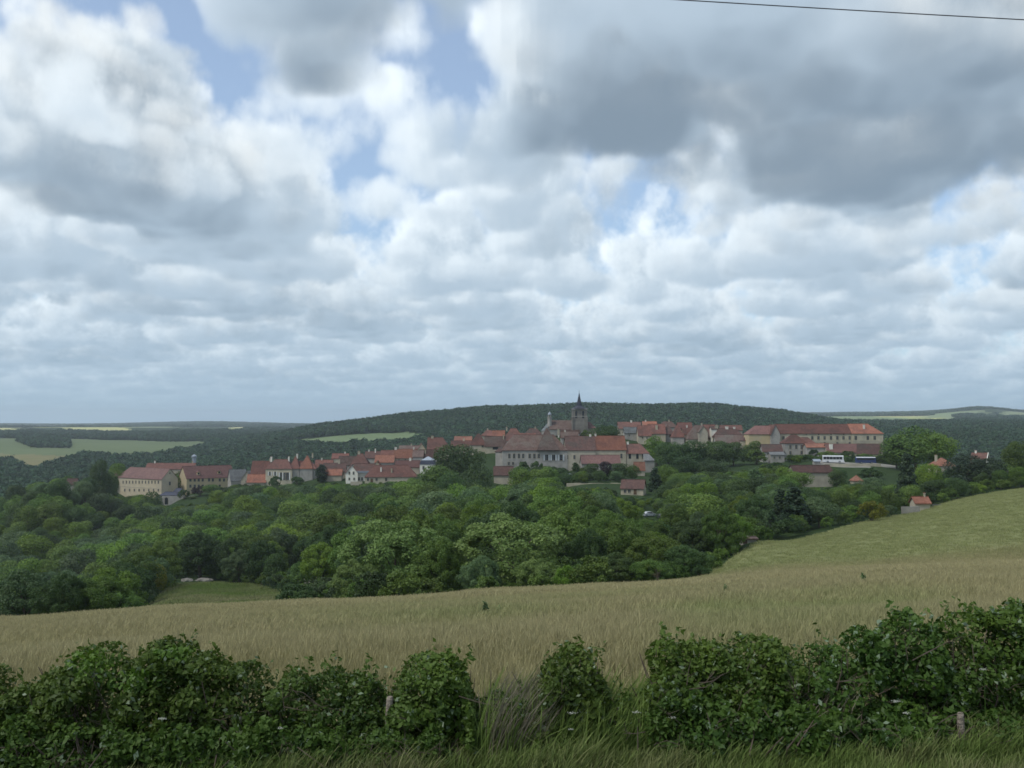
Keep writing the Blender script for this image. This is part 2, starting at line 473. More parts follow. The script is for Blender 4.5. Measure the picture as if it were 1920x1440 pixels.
# ------------------------------------------------------------------ the village, as a table (photo rows and columns, distance in metres)
# block: (px left, px right, ridge row, eave row, base row, Y, depth, rotation, roof, wall, tiles, extras)
VILLAGE = [
 ('seminary', 'long buff and yellow seminary with pinkish roofs and twin gables above the wooded slope', 'building', [
   (220, 303, 877, 896, 941, 640, 12, -35, 'hipL', 'render_buff', 'tile_pink', dict(win=[(range(231, 299, 6), 904, 1.1, 1.9), (range(234, 299, 9), 919, 1.2, 1.6)], side=[(.5, 905, 1.3, 2.2), (.5, 886, .8, 1.0)], band=914)),
   (350, 440, 873, 895, 932, 644, 13, 40, 'gable', 'render_yellow', 'tile_pink', dict(win=[((357, 365, 372.5, 380, 392, 399, 412, 420), 900, 1.3, 1.9), ((357, 365, 372.5, 380, 392, 399, 412), 911.5, 1.3, 1.9)], dorm=[(374, 888), (413, 886)])),
   (272, 362, 868, 879, 905, 672, 11, 0, 'gable', 'stone_beige', 'tile_red', dict(chim=[(285, 1.2, .9), (356, 1.0, .9)])),
 ]),
 ('outhouse', 'small dark red roofed outhouse against the left end of the seminary', 'building', [
   (211, 238, 884, 893, 905, 662, 8, 0, 'gable', 'stone_grey', 'tile_brown', {})]),
 ('terrace_house', 'low blue grey roofed lodge in front of the twin gables on the stone terrace', 'building', [
   (299, 334, 922, 928, 950, 618, 6, 0, 'hip', 'stone_grey', 'slate', dict(door=[(314, 939, 1.8, 4.2)]))]),
 ('garden_shed', 'small dark roofed shed on the terrace below the yellow wing', 'building', [
   (324, 343, 915, 922, 934, 624, 4, 0, 'hip', 'stone_grey', 'slate', {})]),
 ('slate_house', 'grey slate roofed house with pale stone gable right of the yellow wing', 'building', [
   (433, 463, 880, 900, 912, 628, 9, 28, 'gable', 'stone_grey', 'slate_grey', {}),
   (452, 473, 883, 897, 914, 622, 8, 90, 'front', 'stone_beige', 'slate_grey', dict(win=[((462,), 903, .9, 1.3)]))]),
 ('steep_house', 'narrow house with steep red roof left of the walled manor', 'building', [
   (470, 503, 864, 889, 907, 618, 10, 0, 'gable', 'stone_beige', 'tile_red', dict(chim=[(503, 1.4, 1.0)]))]),
 ('lean_to_house', 'low house with bright red roof beside the trees left of the manor', 'building', [
   (463, 498, 889, 903, 913, 604, 6, 0, 'gable', 'stone_beige', 'tile_orange', {})]),
 ('manor_house', 'pale stone manor with two tall hipped pavilion roofs above the wood', 'building', [
   (498, 547, 861, 878, 910, 604, 10, -4, 'hip', 'stone_cream', 'tile_red', dict(chim=[(504, 1.4, 1.1), (537, 1.6, 1.0)], win=[((506, 516), 888, 1.0, 2.4), ((527, 533.5, 540), 893, 1.2, 4.5)], shut='shutter_white')),
   (546, 593, 864, 878, 908, 607, 10, 3, 'hip', 'stone_grey', 'tile_red', dict(win=[((568, 574, 581), 888, 1.0, 2.6), ((555,), 889, 1.0, 2.4)])),
   (543, 561, 855, 877, 908, 605.5, 9, 3, 'hip', 'stone_grey', 'tile_red', dict(chim=[(555, 1.2, 1.2)])),
   (562, 586, 854, 877, 908, 606, 9, 3, 'hip', 'stone_grey', 'tile_orange', dict(chim=[(584, 1.5, 1.0)]))]),
 ('cottage', 'red roofed cottage just right of the manor behind the dark round tree', 'building', [
   (590, 622, 862, 878, 892, 612, 8, 0, 'gable', 'stone_beige', 'tile_red', dict(chim=[(601, .8, .8)]))]),
 ('cottage', 'brown roofed cottage with tall white chimney left of the white gabled house', 'building', [
   (606, 648, 868, 883, 902, 600, 8, 6, 'gable', 'stone_beige', 'tile_brown', dict(chim=[(635, 2.6, 1.4)], win=[((640,), 890, .9, 1.2)]))]),
 ('cottage', 'bright orange red roof low in front of the white chimney cottage', 'building', [
   (612, 640, 879, 890, 900, 592, 6, 0, 'gable', 'stone_beige', 'tile_orange', {})]),
 ('cottage', 'mossy grey roofed cottage behind the white gabled house', 'building', [
   (634, 664, 855, 871, 885, 616, 8, 0, 'gable', 'stone_grey', 'tile_mossy', {})]),
 ('cottage', 'red hip roofed cottage with a pale chimney on its ridge behind white gable', 'building', [
   (658, 690, 850, 869, 882, 612, 9, 0, 'hip', 'stone_beige', 'tile_red', dict(chim=[(671, 1.3, 1.6)]))]),
 ('white_house', 'white gabled house with brown roof and slate blue dormer band', 'building', [
   (649, 671, 872, 886, 905, 578, 11, 62, 'front', 'render_white', 'tile_brown', dict(win=[((655, 663), 887, .8, 1.6), ((655, 664), 898, .8, 1.3)])),
   (664, 705, 869, 885, 904, 581, 8, 4, 'gable', 'render_white', 'tile_brown', dict(win=[((673, 679, 692), 898, 1.0, 1.8)], slateband=1))]),
 ('gabled_cottage', 'cream gabled cottage with one small window and orange roof', 'building', [
   (697, 717, 864, 880, 902, 583, 12, 78, 'front', 'render_buff', 'tile_orange', dict(win=[((706,), 880, .9, 1.7)]))]),
 ('long_farmhouse', 'long low farmhouse with wide red roof and two white chimneys', 'building', [
   (684, 782, 872, 893, 906, 566, 12, 5, 'hip', 'stone_cream', 'tile_red', dict(chim=[(714, -3.0, .9), (734, -3.6, .9)], win=[((690, 706, 724), 899, 1.1, 1.6)], door=[(697, 901, 1.4, 2.2)]))]),
 ('barn_house', 'house with vivid orange roof and beige wall in the middle of the left cluster', 'building', [
   (739, 781, 842, 858, 872, 598, 10, 3, 'gable', 'stone_beige', 'tile_orange', dict(chim=[(741, 1.0, 1.6), (775, 1.2, .9)], win=[((748, 760), 863, .9, 1.3)]))]),
 ('cottage', 'orange roofed cottage between the gabled cottage and the orange barn house', 'building', [
   (703, 738, 853, 866, 880, 594, 8, 0, 'gable', 'stone_grey', 'tile_orange', dict(win=[((712,), 872, .8, 1.1)]))]),
 ('cottage', 'small red roof peeping above the orange roofed cottage', 'building', [
   (714, 742, 844, 855, 866, 612, 8, 0, 'gable', 'stone_grey', 'tile_red', dict(chim=[(702, .5, .8)]))]),
 ('cottage', 'salmon roofed low house with white chimney below the orange barn house', 'building', [
   (741, 786, 863, 875, 888, 584, 7, 0, 'gable', 'stone_beige', 'tile_pink', dict(chim=[(768, 1.3, 1.3)]))]),
 ('grey_house', 'grey walled house with mossy roof left of the slate mansard', 'building', [
   (774, 793, 844, 856, 876, 592, 9, 0, 'gable', 'stone_grey', 'tile_mossy', {})]),
 ('mansard_house', 'white house with blue slate mansard roof half behind the big round tree', 'building', [
   (787, 816, 856, 871, 890, 572, 10, 0, 'mansard', 'render_white', 'slate', dict(win=[((794,), 877, 1.0, 1.8)]))]),
 ('cottage', 'dark red roofed house between the slate mansard and the steep roof', 'building', [
   (786, 822, 843, 858, 872, 594, 8, 0, 'gable', 'stone_grey', 'tile_brown', dict(chim=[(797, -2.0, .8)]))]),
 ('gabled_cottage', 'small cream gable with pale verge left of the great steep roof', 'building', [
   (781, 800, 831, 845, 860, 610, 9, 70, 'front', 'render_buff', 'tile_pink', {})]),
 ('steep_house', 'great steep dark red roof with pale chimney above the round tree', 'building', [
   (801, 847, 820, 846, 862, 606, 14, 0, 'hipR', 'stone_beige', 'tile_red', dict(chim=[(809, .6, 1.8)]))]),
 ('cottage', 'low reddish roofs beyond the big round tree with white chimney', 'building', [
   (846, 884, 826, 836, 850, 625, 8, 0, 'gable', 'stone_beige', 'tile_red', dict(chim=[(869, 1.2, 1.2)]))]),
 ('cottage', 'red hip roofed house above the round tree at left of the roof cluster', 'building', [
   (881, 912, 813, 833, 848, 600, 10, 0, 'hip', 'stone_beige', 'tile_red', dict(win=[((905,), 837, 1.2, 1.2)]))]),
 ('barn', 'brown roofed barn with wide dark opening left above the abbey', 'building', [
   (909, 948, 818, 836, 848, 592, 9, 0, 'gable', 'stone_cream', 'tile_mossy', dict(door=[(929, 840, 3.2, 1.8)], chim=[(944, -1, .8)]))]),
 ('cottage', 'small bright orange roof in the cluster left of the abbey roof', 'building', [
   (924, 946, 807, 822, 836, 615, 8, 0, 'gable', 'stone_beige', 'tile_orange', {})]),
 ('tall_house', 'tall house with big faded red roof rising left above the abbey', 'building', [
   (942, 984, 803, 825, 846, 604, 12, 0, 'hip', 'stone_beige', 'tile_red', dict(chim=[(950, .4, 1.0)]))]),
 ('cottage', 'cream walled cottage squeezed between tall house and abbey roof', 'building', [
   (974, 1004, 812, 822, 838, 598, 8, 0, 'gable', 'render_buff', 'tile_red', dict(win=[((990,), 826, 1.0, 1.2)]))]),
 ('abbey', 'large pale stone abbey with pyramid roof and long orange wing in the village centre', 'building', [
   (942, 1064, 815, 843, 884, 520, 15, 3, 'hip', 'stone_grey', 'tile_mossy', dict(win=[((955, 964, 973, 981, 993, 1002, 1010), 855, 1.1, 2.4), ((954, 962, 1005), 869, 1.0, 1.5), ((1025, 1038, 1052), 858, 1.5, 3.0)], shutp=(1025, 1038, 1052), chim=[(1050, 1.2, .8)])),
   (1062, 1117, 817.5, 843, 884, 521.5, 14, 3, 'gable', 'stone_beige', 'tile_brown', dict(win=[((1063.5, 1077), 857, 1.0, 2.0)], chim=[(1110, .6, 1.2)])),
   (1116, 1174, 817, 842.5, 884, 523, 14, 3, 'gable', 'stone_cream', 'tile_orange', dict(win=[((1165,), 855, 1.0, 2.4)], chim=[(1120, .7, 1.0)])),
   (1008, 1048, 803, 842, 884, 519, 16, 3, 'hip', 'stone_grey', 'tile_mossy', dict(nowall=1, chim=[(1049, -2, 1.2)])),
   (929, 943, 832, 846, 884, 523, 11, -30, 'hip', 'stone_grey', 'tile_brown', {})]),
 ('abbey_outbuilding', 'low salmon roofed outbuilding leaning on the front of the abbey', 'building', [
   (1091, 1163, 853, 868, 884, 506, 8, 2, 'gable', 'stone_grey', 'tile_pink', {})]),
 ('chapel', 'small chapel with three arched windows and red roof right of the abbey', 'building', [
   (1175, 1217, 832, 849, 882, 524, 9, 4, 'hipR', 'stone_beige', 'tile_red', dict(arch=[((1181, 1195, 1206), 855, 1.3, 2.8)], chim=[(1180, .8, 1.2)])),
   (1209, 1227, 851, 862, 882, 519, 6, 4, 'hipR', 'stone_grey', 'slate_grey', {})]),
 ('lean_to_house', 'tiny orange roofed lean-to below the chapel', 'building', [
   (1190, 1209, 866, 880, 892, 500, 4, 0, 'gable', 'stone_beige', 'tile_orange', {})]),
 ('gate_house', 'dark red roofed gatehouse below the left end of the abbey', 'building', [
   (926, 962, 874, 890, 908, 490, 9, 0, 'gable', 'stone_beige', 'tile_brown', {}),
   (959, 971, 880, 889, 908, 488, 8, 90, 'front', 'render_white', 'tile_brown', {})]),
 ('white_shed', 'small white shed standing among trees in front of the abbey', 'building', [
   (1060, 1072, 888, 892, 903, 470, 3, 0, 'gable', 'shutter_white', 'zinc', dict(door=[(1066, 897, 1.6, 2.2)]))]),
 ('bungalow', 'red roofed bungalow with grey gable below the chapel', 'building', [
   (1164, 1206, 899, 915, 928, 380, 9, -14, 'gable', 'stone_cream', 'tile_brown', dict(win=[((1172, 1180), 921, 1.0, 1.2)], door=[(1191, 922, 1.2, 2.0)]))]),
 ('cottage', 'long low red roof beyond the abbey tree right of the church', 'building', [
   (1160, 1202, 791, 803, 815, 660, 9, 0, 'gable', 'stone_beige', 'tile_red', dict(chim=[(1185, .8, 1.3)]))]),
 ('grey_house', 'small grey house with slate roof right of the abbey tree', 'building', [
   (1171, 1198, 801, 811, 824, 630, 8, 0, 'gable', 'stone_grey', 'slate_grey', dict(win=[((1180,), 816, .9, 1.2)]))]),
 ('cottage', 'cream walled house with red roof above the light green tree', 'building', [
   (1197, 1221, 798, 816, 832, 622, 9, 0, 'gable', 'stone_cream', 'tile_red', dict(win=[((1205, 1213), 821, .8, 1.1)]))]),
 ('cottage', 'red roofed cottage with white dormer above the light green tree', 'building', [
   (1217, 1248, 795, 812, 826, 630, 9, 0, 'gable', 'stone_cream', 'tile_red', dict(chim=[(1232, -2.6, 1.6)]))]),
 ('cottage', 'brown roofed cottage with a dark garage opening behind the tree row', 'building', [
   (1243, 1265, 797, 813, 828, 632, 9, 0, 'hip', 'stone_grey', 'tile_brown', dict(door=[(1258, 817, 2.0, 2.0)], chim=[(1247, .4, .9)]))]),
 ('cottage', 'narrow red brown hip roof left of the wide mossy roof', 'building', [
   (1262, 1283, 796, 818, 832, 618, 9, 0, 'hip', 'stone_grey', 'tile_red', {})]),
 ('cottage', 'small pale walled cottage with thin red roof left of wide mossy roof', 'building', [
   (1281, 1300, 801, 814, 832, 622, 8, 0, 'gable', 'render_buff', 'tile_red', dict(chim=[(1290, 1.2, 1.0)]))]),
 ('tall_house', 'house with wide mossy roof and small front gable above the dark tree row', 'building', [
   (1290, 1338, 797, 822, 838, 610, 12, 0, 'hip', 'stone_beige', 'tile_mossy', dict(chim=[(1319, 1.0, 1.0)])),
   (1311, 1327, 798, 809, 828, 606, 8, 90, 'front', 'stone_beige', 'tile_mossy', {})]),
 ('cottage', 'red gable roofed cottage behind the wide mossy roof', 'building', [
   (1318, 1342, 796, 812, 826, 628, 8, 0, 'gable', 'stone_beige', 'tile_red', {})]),
 ('tall_house', 'narrow white walled house front beside the dark ridge with white chimneys', 'building', [
   (1334, 1344, 799, 804, 830, 606, 6, 0, 'gable', 'render_white', 'tile_brown', dict(chim=[(1346, .3, 1.6)]))]),
 ('long_house', 'dark red roofed long house with two yellowish white chimneys', 'building', [
   (1338, 1396, 803, 818, 834, 602, 10, 0, 'hip', 'stone_beige', 'tile_brown', dict(chim=[(1346, .9, 1.8), (1366, .9, 2.0), (1380, .5, 1.4)]))]),
 ('long_house', 'long brown roof just above the dark tree row with grey end wall', 'building', [
   (1343, 1396, 815, 831, 846, 580, 9, 0, 'gable', 'stone_grey', 'tile_mossy', {})]),
 ('cottage', 'dark roofed house with pale wall left of the long convent', 'building', [
   (1393, 1428, 812, 825, 840, 574, 9, 0, 'hip', 'stone_cream', 'tile_brown', {})]),
 ('convent', 'very long cream convent with long red roof and regular windows on the right', 'building', [
   (1404, 1450, 798, 813, 862, 566, 12, 0, 'hipL', 'render_yellow', 'tile_pink', {}),
   (1446, 1463, 796, 813, 862, 563, 14, 90, 'front', 'stone_grey', 'tile_red', {}),
   (1460, 1598, 795, 812, 862, 565, 14, 0, 'gable', 'stone_cream', 'tile_red', dict(win=[((1469, 1523, 1534.5, 1546, 1558, 1570, 1581.5, 1593), 821, 1.2, 2.0), ((1523, 1546, 1570, 1593), 830.5, 1.0, 1.0), ((1512, 1535, 1558, 1582), 814.2, .7, .7)], band=828)),
   (1598, 1656, 794.5, 812, 862, 564.4, 14.6, 0, 'hipR', 'stone_cream', 'tile_orange', dict(win=[((1604.5, 1627, 1640), 821, 1.3, 2.2)], band=828, chim=[(1624, -2.4, 1.2)]))]),
 ('hipped_house', 'grey two storey house with red hip roof in front of the convent', 'building', [
   (1472, 1514, 815, 830, 862, 528, 10, 0, 'hip', 'stone_grey', 'tile_red', dict(win=[((1482, 1493, 1503), 838, 1.1, 2.2), ((1482, 1503), 849, 1.1, 1.8)])),
   (1507, 1530, 820, 831, 862, 530, 8, 0, 'hipR', 'stone_beige', 'tile_red', {})]),
 ('cottage', 'low dark roof with grey wall left of the grey hipped house', 'building', [
   (1431, 1468, 833, 846, 866, 524, 8, 0, 'gable', 'stone_grey', 'tile_brown', {})]),
 ('wall_house', 'small pale walled ruin with low roof below the grey hipped house', 'building', [
   (1445, 1471, 847, 852, 868, 505, 6, 0, 'gable', 'stone_grey', 'slate_grey', dict(win=[((1452, 1462), 858, .9, 1.2)]))]),
 ('stable', 'long low red roofed stable wing in front of the convent', 'building', [
   (1513, 1557, 831, 838, 856, 520, 7, 0, 'gable', 'stone_grey', 'tile_orange', {}),
   (1552, 1618, 832, 847, 860, 516, 8, 0, 'gable', 'stone_beige', 'tile_pink', dict(chim=[(1560, -2.0, 1.9)]))]),
 ('barn', 'dark brown roofed barn with pale gable at the right end of the stable', 'building', [
   (1607, 1650, 832, 850, 862, 511, 9, -22, 'gable', 'stone_cream', 'tile_brown', {})]),
 ('barn', 'beige walled barn with long low brown roof below the white coach', 'building', [
   (1490, 1562, 872, 885, 912, 400, 9, 4, 'gable', 'stone_beige', 'tile_brown', {})]),
 ('garden_shed', 'tiny orange roofed garden shed among bushes right of the beige barn', 'building', [
   (1601, 1617, 891, 900, 908, 370, 4, 0, 'hip', 'stone_cream', 'tile_orange', {})]),
 ('dark_shed', 'tiny dark shed with pale roof left of the white coach', 'building', [
   (1527, 1538, 861, 864, 870, 452, 3, 0, 'gable', 'stone_grey', 'zinc', {})]),
 ('cottage', 'orange roofed cottage with grey chimney below the large tree at right', 'building', [
   (1756, 1790, 858, 872, 888, 400, 8, 0, 'hip', 'stone_beige', 'tile_orange', dict(chim=[(1763, .6, 1.0)]))]),
 ('hill_house', 'house with red roof and long cream gable verge among the trees far right', 'building', [
   (1818, 1846, 849, 874, 896, 392, 12, -35, 'gable', 'render_white', 'tile_red', dict(verge=1, chim=[(1824, .4, .8)]))]),
 ('stone_hut', 'small stone hut with orange roof and white chimney at the field edge', 'hut', [
   (1717, 1744, 931, 942, 957, 268, 4, 0, 'gable', 'stone_beige', 'tile_orange', dict(chim=[(1739, .5, .5)]))]),
 ('ruined_shed', 'low pale shed with low roof hidden in bushes at the field edge', 'hut', [
   (1394, 1418, 1006, 1009, 1018, 178, 3, 0, 'gable', 'stone_grey', 'tile_mossy', dict(door=[(1397, 1013, .8, 1.2)]))]),
 ('cottage', 'tiny pale gable among trees between dark tree row and beige barn', 'building', [
   (1372, 1390, 893, 905, 914, 395, 6, 60, 'front', 'stone_cream', 'slate_grey', {})]),
 ('cottage', 'dull red roofed cottage hidden in the wood left of the seminary', 'building', [
   (122, 140, 897, 908, 920, 560, 8, 0, 'gable', 'stone_grey', 'tile_brown', {})]),
 ('cottage', 'thin red roof peeping between the white chimney cottage and the hip roof', 'building', [
   (622, 652, 850, 859, 872, 630, 8, 0, 'gable', 'stone_beige', 'tile_red', dict(chim=[(645, .6, .9)]))]),
 ('cottage', 'dull brown roof rising behind the red hip roofed cottage', 'building', [
   (684, 716, 846, 858, 872, 626, 8, 0, 'gable', 'stone_grey', 'tile_brown', dict(chim=[(690, .6, .9)]))]),
 ('cottage', 'faded roof just above the vivid orange barn house', 'building', [
   (748, 786, 835, 845, 858, 616, 8, 0, 'gable', 'stone_beige', 'tile_mossy', dict(chim=[(770, .6, .9)]))]),
 ('cottage', 'thin orange roof far back above the big round tree', 'building', [
   (852, 884, 818, 828, 840, 640, 8, 0, 'gable', 'stone_beige', 'tile_orange', {})]),
 ('cottage', 'small red roof at the top left of the central roof cluster', 'building', [
   (902, 930, 806, 816, 830, 632, 8, 0, 'hip', 'stone_beige', 'tile_red', dict(chim=[(914, .6, .9)]))]),
 ('cottage', 'brown roof between the tall house and the church apse', 'building', [
   (982, 1018, 803, 815, 828, 612, 9, 0, 'hip', 'stone_grey', 'tile_brown', dict(chim=[(1004, .6, 1.0)]))]),
 ('cottage', 'mossy roof filling the space below the church nave', 'building', [
   (1052, 1084, 809, 820, 832, 584, 8, 0, 'gable', 'stone_grey', 'tile_mossy', dict(chim=[(1060, .5, .9)]))]),
 ('cottage', 'small orange roof far back right of the long low red roof', 'building', [
   (1206, 1232, 790, 799, 812, 668, 8, 0, 'gable', 'stone_beige', 'tile_orange', dict(chim=[(1212, .6, 1.0)]))]),
 ('cottage', 'grey brown roof on the far skyline behind the white dormer cottage', 'building', [
   (1236, 1270, 790, 800, 812, 664, 8, 0, 'hip', 'stone_grey', 'tile_mossy', dict(chim=[(1256, .6, 1.0)]))]),
 ('cottage', 'small red roof on the far skyline left of the wide mossy roof', 'building', [
   (1272, 1298, 792, 802, 814, 660, 8, 0, 'gable', 'stone_beige', 'tile_red', {})]),
 ('cottage', 'thin brown roof behind the long house with yellowish chimneys', 'building', [
   (1352, 1392, 797, 806, 818, 640, 8, 0, 'gable', 'stone_beige', 'tile_red', {})]),
]
# church: spire, tower, nave
CHURCH_Y = 604

# ------------------------------------------------------------------ terrain
PTS = []
def tp(px, Y, z):
    X = (px - 960) / F * Y
    PTS.append((math.atan2(X, Y), math.hypot(X, Y), z))
PXS = (-700, -350, 0, 300, 600, 900, 1100, 1330, 1600, 1920, 2300, 2700)
BROW = dict(zip(PXS, (.21, .205, .195, .1837, .1767, .1677, .1624, .1555, .145, .137, .13, .125)))
for px in PXS:
    u = (px - 960) / F
    for Y in (1.5, 3, 6, 9):
        tp(px, Y, -3.0 + .04 * u * Y)
    a12 = .25 - .04 * u
    for Y in (13, 20, 32, 50, 72, 90, 102):
        k = (1 / Y - 1 / 102) / (1 / 12 - 1 / 102)
        tp(px, Y, -(BROW[px] + (a12 - BROW[px]) * k) * Y)
COL = {
 -700: ((130, -32), (180, -47), (260, -66), (350, -76), (450, -76), (600, -74), (750, -76), (1000, -80), (1400, -70)),
 -350: ((130, -31), (180, -46), (260, -65), (350, -74), (450, -73), (600, -68), (750, -70), (1000, -80), (1400, -70)),
 0: ((130, -30), (180, -45), (260, -64), (340, -70), (420, -68), (520, -66), (620, -63), (720, -66), (900, -78), (1150, -78), (1400, -70)),
 150: ((130, -29), (180, -42), (260, -58), (340, -64), (420, -64), (520, -62), (620, -54), (720, -60), (900, -76), (1150, -76)),
 300: ((130, -26), (180, -33), (235, -41), (300, -48), (380, -57), (450, -59), (520, -57), (590, -52), (720, -62), (900, -74), (1150, -74)),
 450: ((130, -25), (180, -32), (235, -40), (300, -47), (360, -52), (440, -54), (520, -50), (580, -44), (720, -58), (900, -72)),
 600: ((130, -24), (160, -28), (220, -36), (300, -43.5), (380, -49), (450, -49), (520, -44), (570, -38), (720, -50), (900, -70), (1150, -70)),
 760: ((125, -23), (150, -27), (220, -34), (300, -40), (380, -44), (450, -42), (520, -36)),
 900: ((120, -21.5), (150, -26), (220, -33), (300, -37), (380, -36), (440, -33), (480, -29), (760, -40), (900, -62), (1150, -62)),
 1100: ((120, -20), (150, -25), (220, -28), (300, -29), (370, -28), (430, -27), (480, -26), (700, -14), (800, -30), (950, -55), (1150, -55)),
 1330: ((115, -17.6), (150, -22), (180, -24.5), (240, -27), (320, -28), (400, -27), (480, -24), (560, -19), (680, -14), (800, -30), (950, -52), (1150, -52)),
 1450: ((120, -17), (150, -19.5), (190, -22.5), (240, -25), (320, -26.5), (400, -25), (480, -21)),
 1600: ((120, -16.6), (160, -19.3), (215, -22.3), (260, -24), (320, -25), (395, -24.5), (440, -20), (480, -19), (600, -21), (700, -30), (850, -50), (1100, -62)),
 1750: ((120, -15.6), (180, -18.6), (270, -22.5), (330, -23), (400, -22), (480, -24), (600, -36), (850, -62), (1100, -60)),
 1920: ((120, -14.6), (200, -16.8), (300, -19.5), (350, -22), (420, -27), (520, -40), (700, -62), (900, -68), (1200, -50)),
 2300: ((120, -14), (200, -15.5), (300, -18), (400, -26), (520, -40), (700, -60), (900, -64), (1200, -48)),
 2700: ((120, -13.6), (200, -15), (300, -17), (400, -25), (520, -38), (700, -58), (900, -60), (1200, -44)),
}
for px, c in COL.items():
    for Y, z in c: tp(px, Y, z)
FAR = {   # (photo row of the ground, Y)
 -700: ((850, 1700), (832, 2200), (818, 2700), (815, 3200), (806, 4200), (803, 6000), (798, 9000), (806, 13000)),
 -350: ((858, 1700), (836, 2200), (819, 2600), (816, 3200), (804, 4200), (803, 6000), (797, 9000), (806, 13000)),
 0: ((866, 1620), (846, 1950), (826, 2350), (821, 2600), (812, 3200), (802, 4300), (803, 6000), (796, 9000), (806, 13000)),
 180: ((862, 1620), (844, 1950), (828, 2350), (823, 2600), (814, 3200), (802, 4300), (801, 6000), (796.5, 9000), (806, 13000)),
 400: ((870, 1500), (850, 1850), (832, 2300), (824, 2550), (812, 3200), (803, 4300), (799, 6000), (792, 9000), (806, 13000)),
 600: ((850, 1450), (829, 1700), (818, 1850), (806, 2050), (815, 2600), (812, 3400), (802, 5000), (797, 8000), (806, 13000)),
 760: ((846, 1450), (826, 1680), (814, 1800), (786, 2050), (800, 2500), (812, 3400), (802, 5000), (797, 8000), (806, 13000)),
 900: ((836, 1400), (805, 1650), (786, 1850), (773, 2050), (790, 2500), (800, 3400), (800, 5000), (795, 8000), (806, 13000)),
 1100: ((830, 1400), (796, 1650), (778, 1850), (766, 2050), (786, 2500), (797, 3400), (797, 5000), (790, 8000), (800, 13000)),
 1330: ((830, 1400), (796, 1650), (778, 1850), (767, 2050), (786, 2500), (790, 3400), (790, 5000), (783, 8000), (795, 13000)),
 1480: ((830, 1400), (806, 1700), (791, 1900), (781, 2100), (792, 2600), (786, 3400), (783, 4500), (779, 6000), (777, 8000), (790, 13000)),
 1600: ((836, 1400), (812, 1800), (801, 2100), (798, 2500), (788, 3200), (781, 4300), (778, 6000), (775, 8000), (788, 13000)),
 1760: ((836, 1400), (818, 1700), (806, 2000), (798, 2400), (789, 3200), (782, 4300), (774, 5600), (774, 7500), (788, 13000)),
 1840: ((836, 1400), (818, 1700), (807, 2000), (799, 2400), (789, 3200), (779, 4300), (765, 5600), (776, 7500), (788, 13000)),
 1920: ((834, 1400), (818, 1700), (807, 2000), (799, 2400), (790, 3200), (781, 4300), (773, 5600), (775, 7500), (788, 13000)),
 2300: ((834, 1400), (818, 1700), (807, 2000), (799, 2400), (790, 3200), (781, 4300), (775, 5600), (774, 7500), (788, 13000)),
 2700: ((834, 1400), (818, 1700), (807, 2000), (799, 2400), (790, 3200), (781, 4300), (775, 5600), (774, 7500), (788, 13000)),
}
for px, c in FAR.items():
    for py, Y in c: tp(px, Y, zpx(py, Y))
for nm, lb, ct, blocks in VILLAGE:
    b = blocks[0]
    m = (b[0] + b[1]) / 2
    tp(m, b[5] + b[6] / 2, zpx(b[4], b[5]))
    if b[1] - b[0] > 70:
        tp(b[0], b[5] + 4, zpx(b[4], b[5])); tp(b[1], b[5] + 4, zpx(b[4], b[5]))
tp(1060, CHURCH_Y, zpx(815, CHURCH_Y)); tp(1090, CHURCH_Y, zpx(815, CHURCH_Y))
# coach park, terrace
tp(1562, 455, zpx(869, 455)); tp(1622, 455, zpx(870, 455)); tp(1100, 480, zpx(896, 480)); tp(1220, 300, zpx(972, 300))

P = np.array(PTS)
KA = 3.2                                       # weight of azimuth against log distance
def feat(th, r): return np.stack([np.asarray(th) * KA, np.log(np.asarray(r))], -1)
PA = feat(P[:, 0], P[:, 1])
# slope with distance scales the heights: solve for the elevation angle, which is smooth in these coordinates
val = P[:, 2] / P[:, 1]
def kern(d2): return np.where(d2 > 0, .5 * d2 * np.log(np.maximum(d2, 1e-12)), 0.0)
n_ = len(PA)
d2 = ((PA[:, None] - PA[None]) ** 2).sum(-1)
A = np.zeros((n_ + 3, n_ + 3)); A[:n_, :n_] = kern(d2) + np.eye(n_) * 2e-4
A[:n_, n_] = 1; A[:n_, n_ + 1:] = PA; A[n_:, :n_] = A[:n_, n_:].T
W_ = np.linalg.solve(A, np.concatenate([val, np.zeros(3)]))
TH_MAX = R(44)
def ground(X, Y):
    """terrain height at world X, Y (arrays or numbers)"""
    X = np.asarray(X, float); Y = np.asarray(Y, float)
    th = np.clip(np.arctan2(X, Y), -TH_MAX, TH_MAX); r = np.maximum(np.hypot(X, Y), 1.5)
    f = feat(th, r).reshape(-1, 2)
    out = np.empty(len(f))
    for i in range(0, len(f), 20000):
        q = f[i:i + 20000]
        d2 = (q ** 2).sum(1)[:, None] + (PA ** 2).sum(1)[None] - 2 * (q @ PA.T)
        np.maximum(d2, 1e-12, out=d2)
        out[i:i + 20000] = (.5 * d2 * np.log(d2)) @ W_[:n_] + W_[n_] + q @ W_[n_ + 1:]
    return (out * r.reshape(-1)).reshape(X.shape)
def gz(x, y): return float(ground(np.array([x]), np.array([y]))[0])

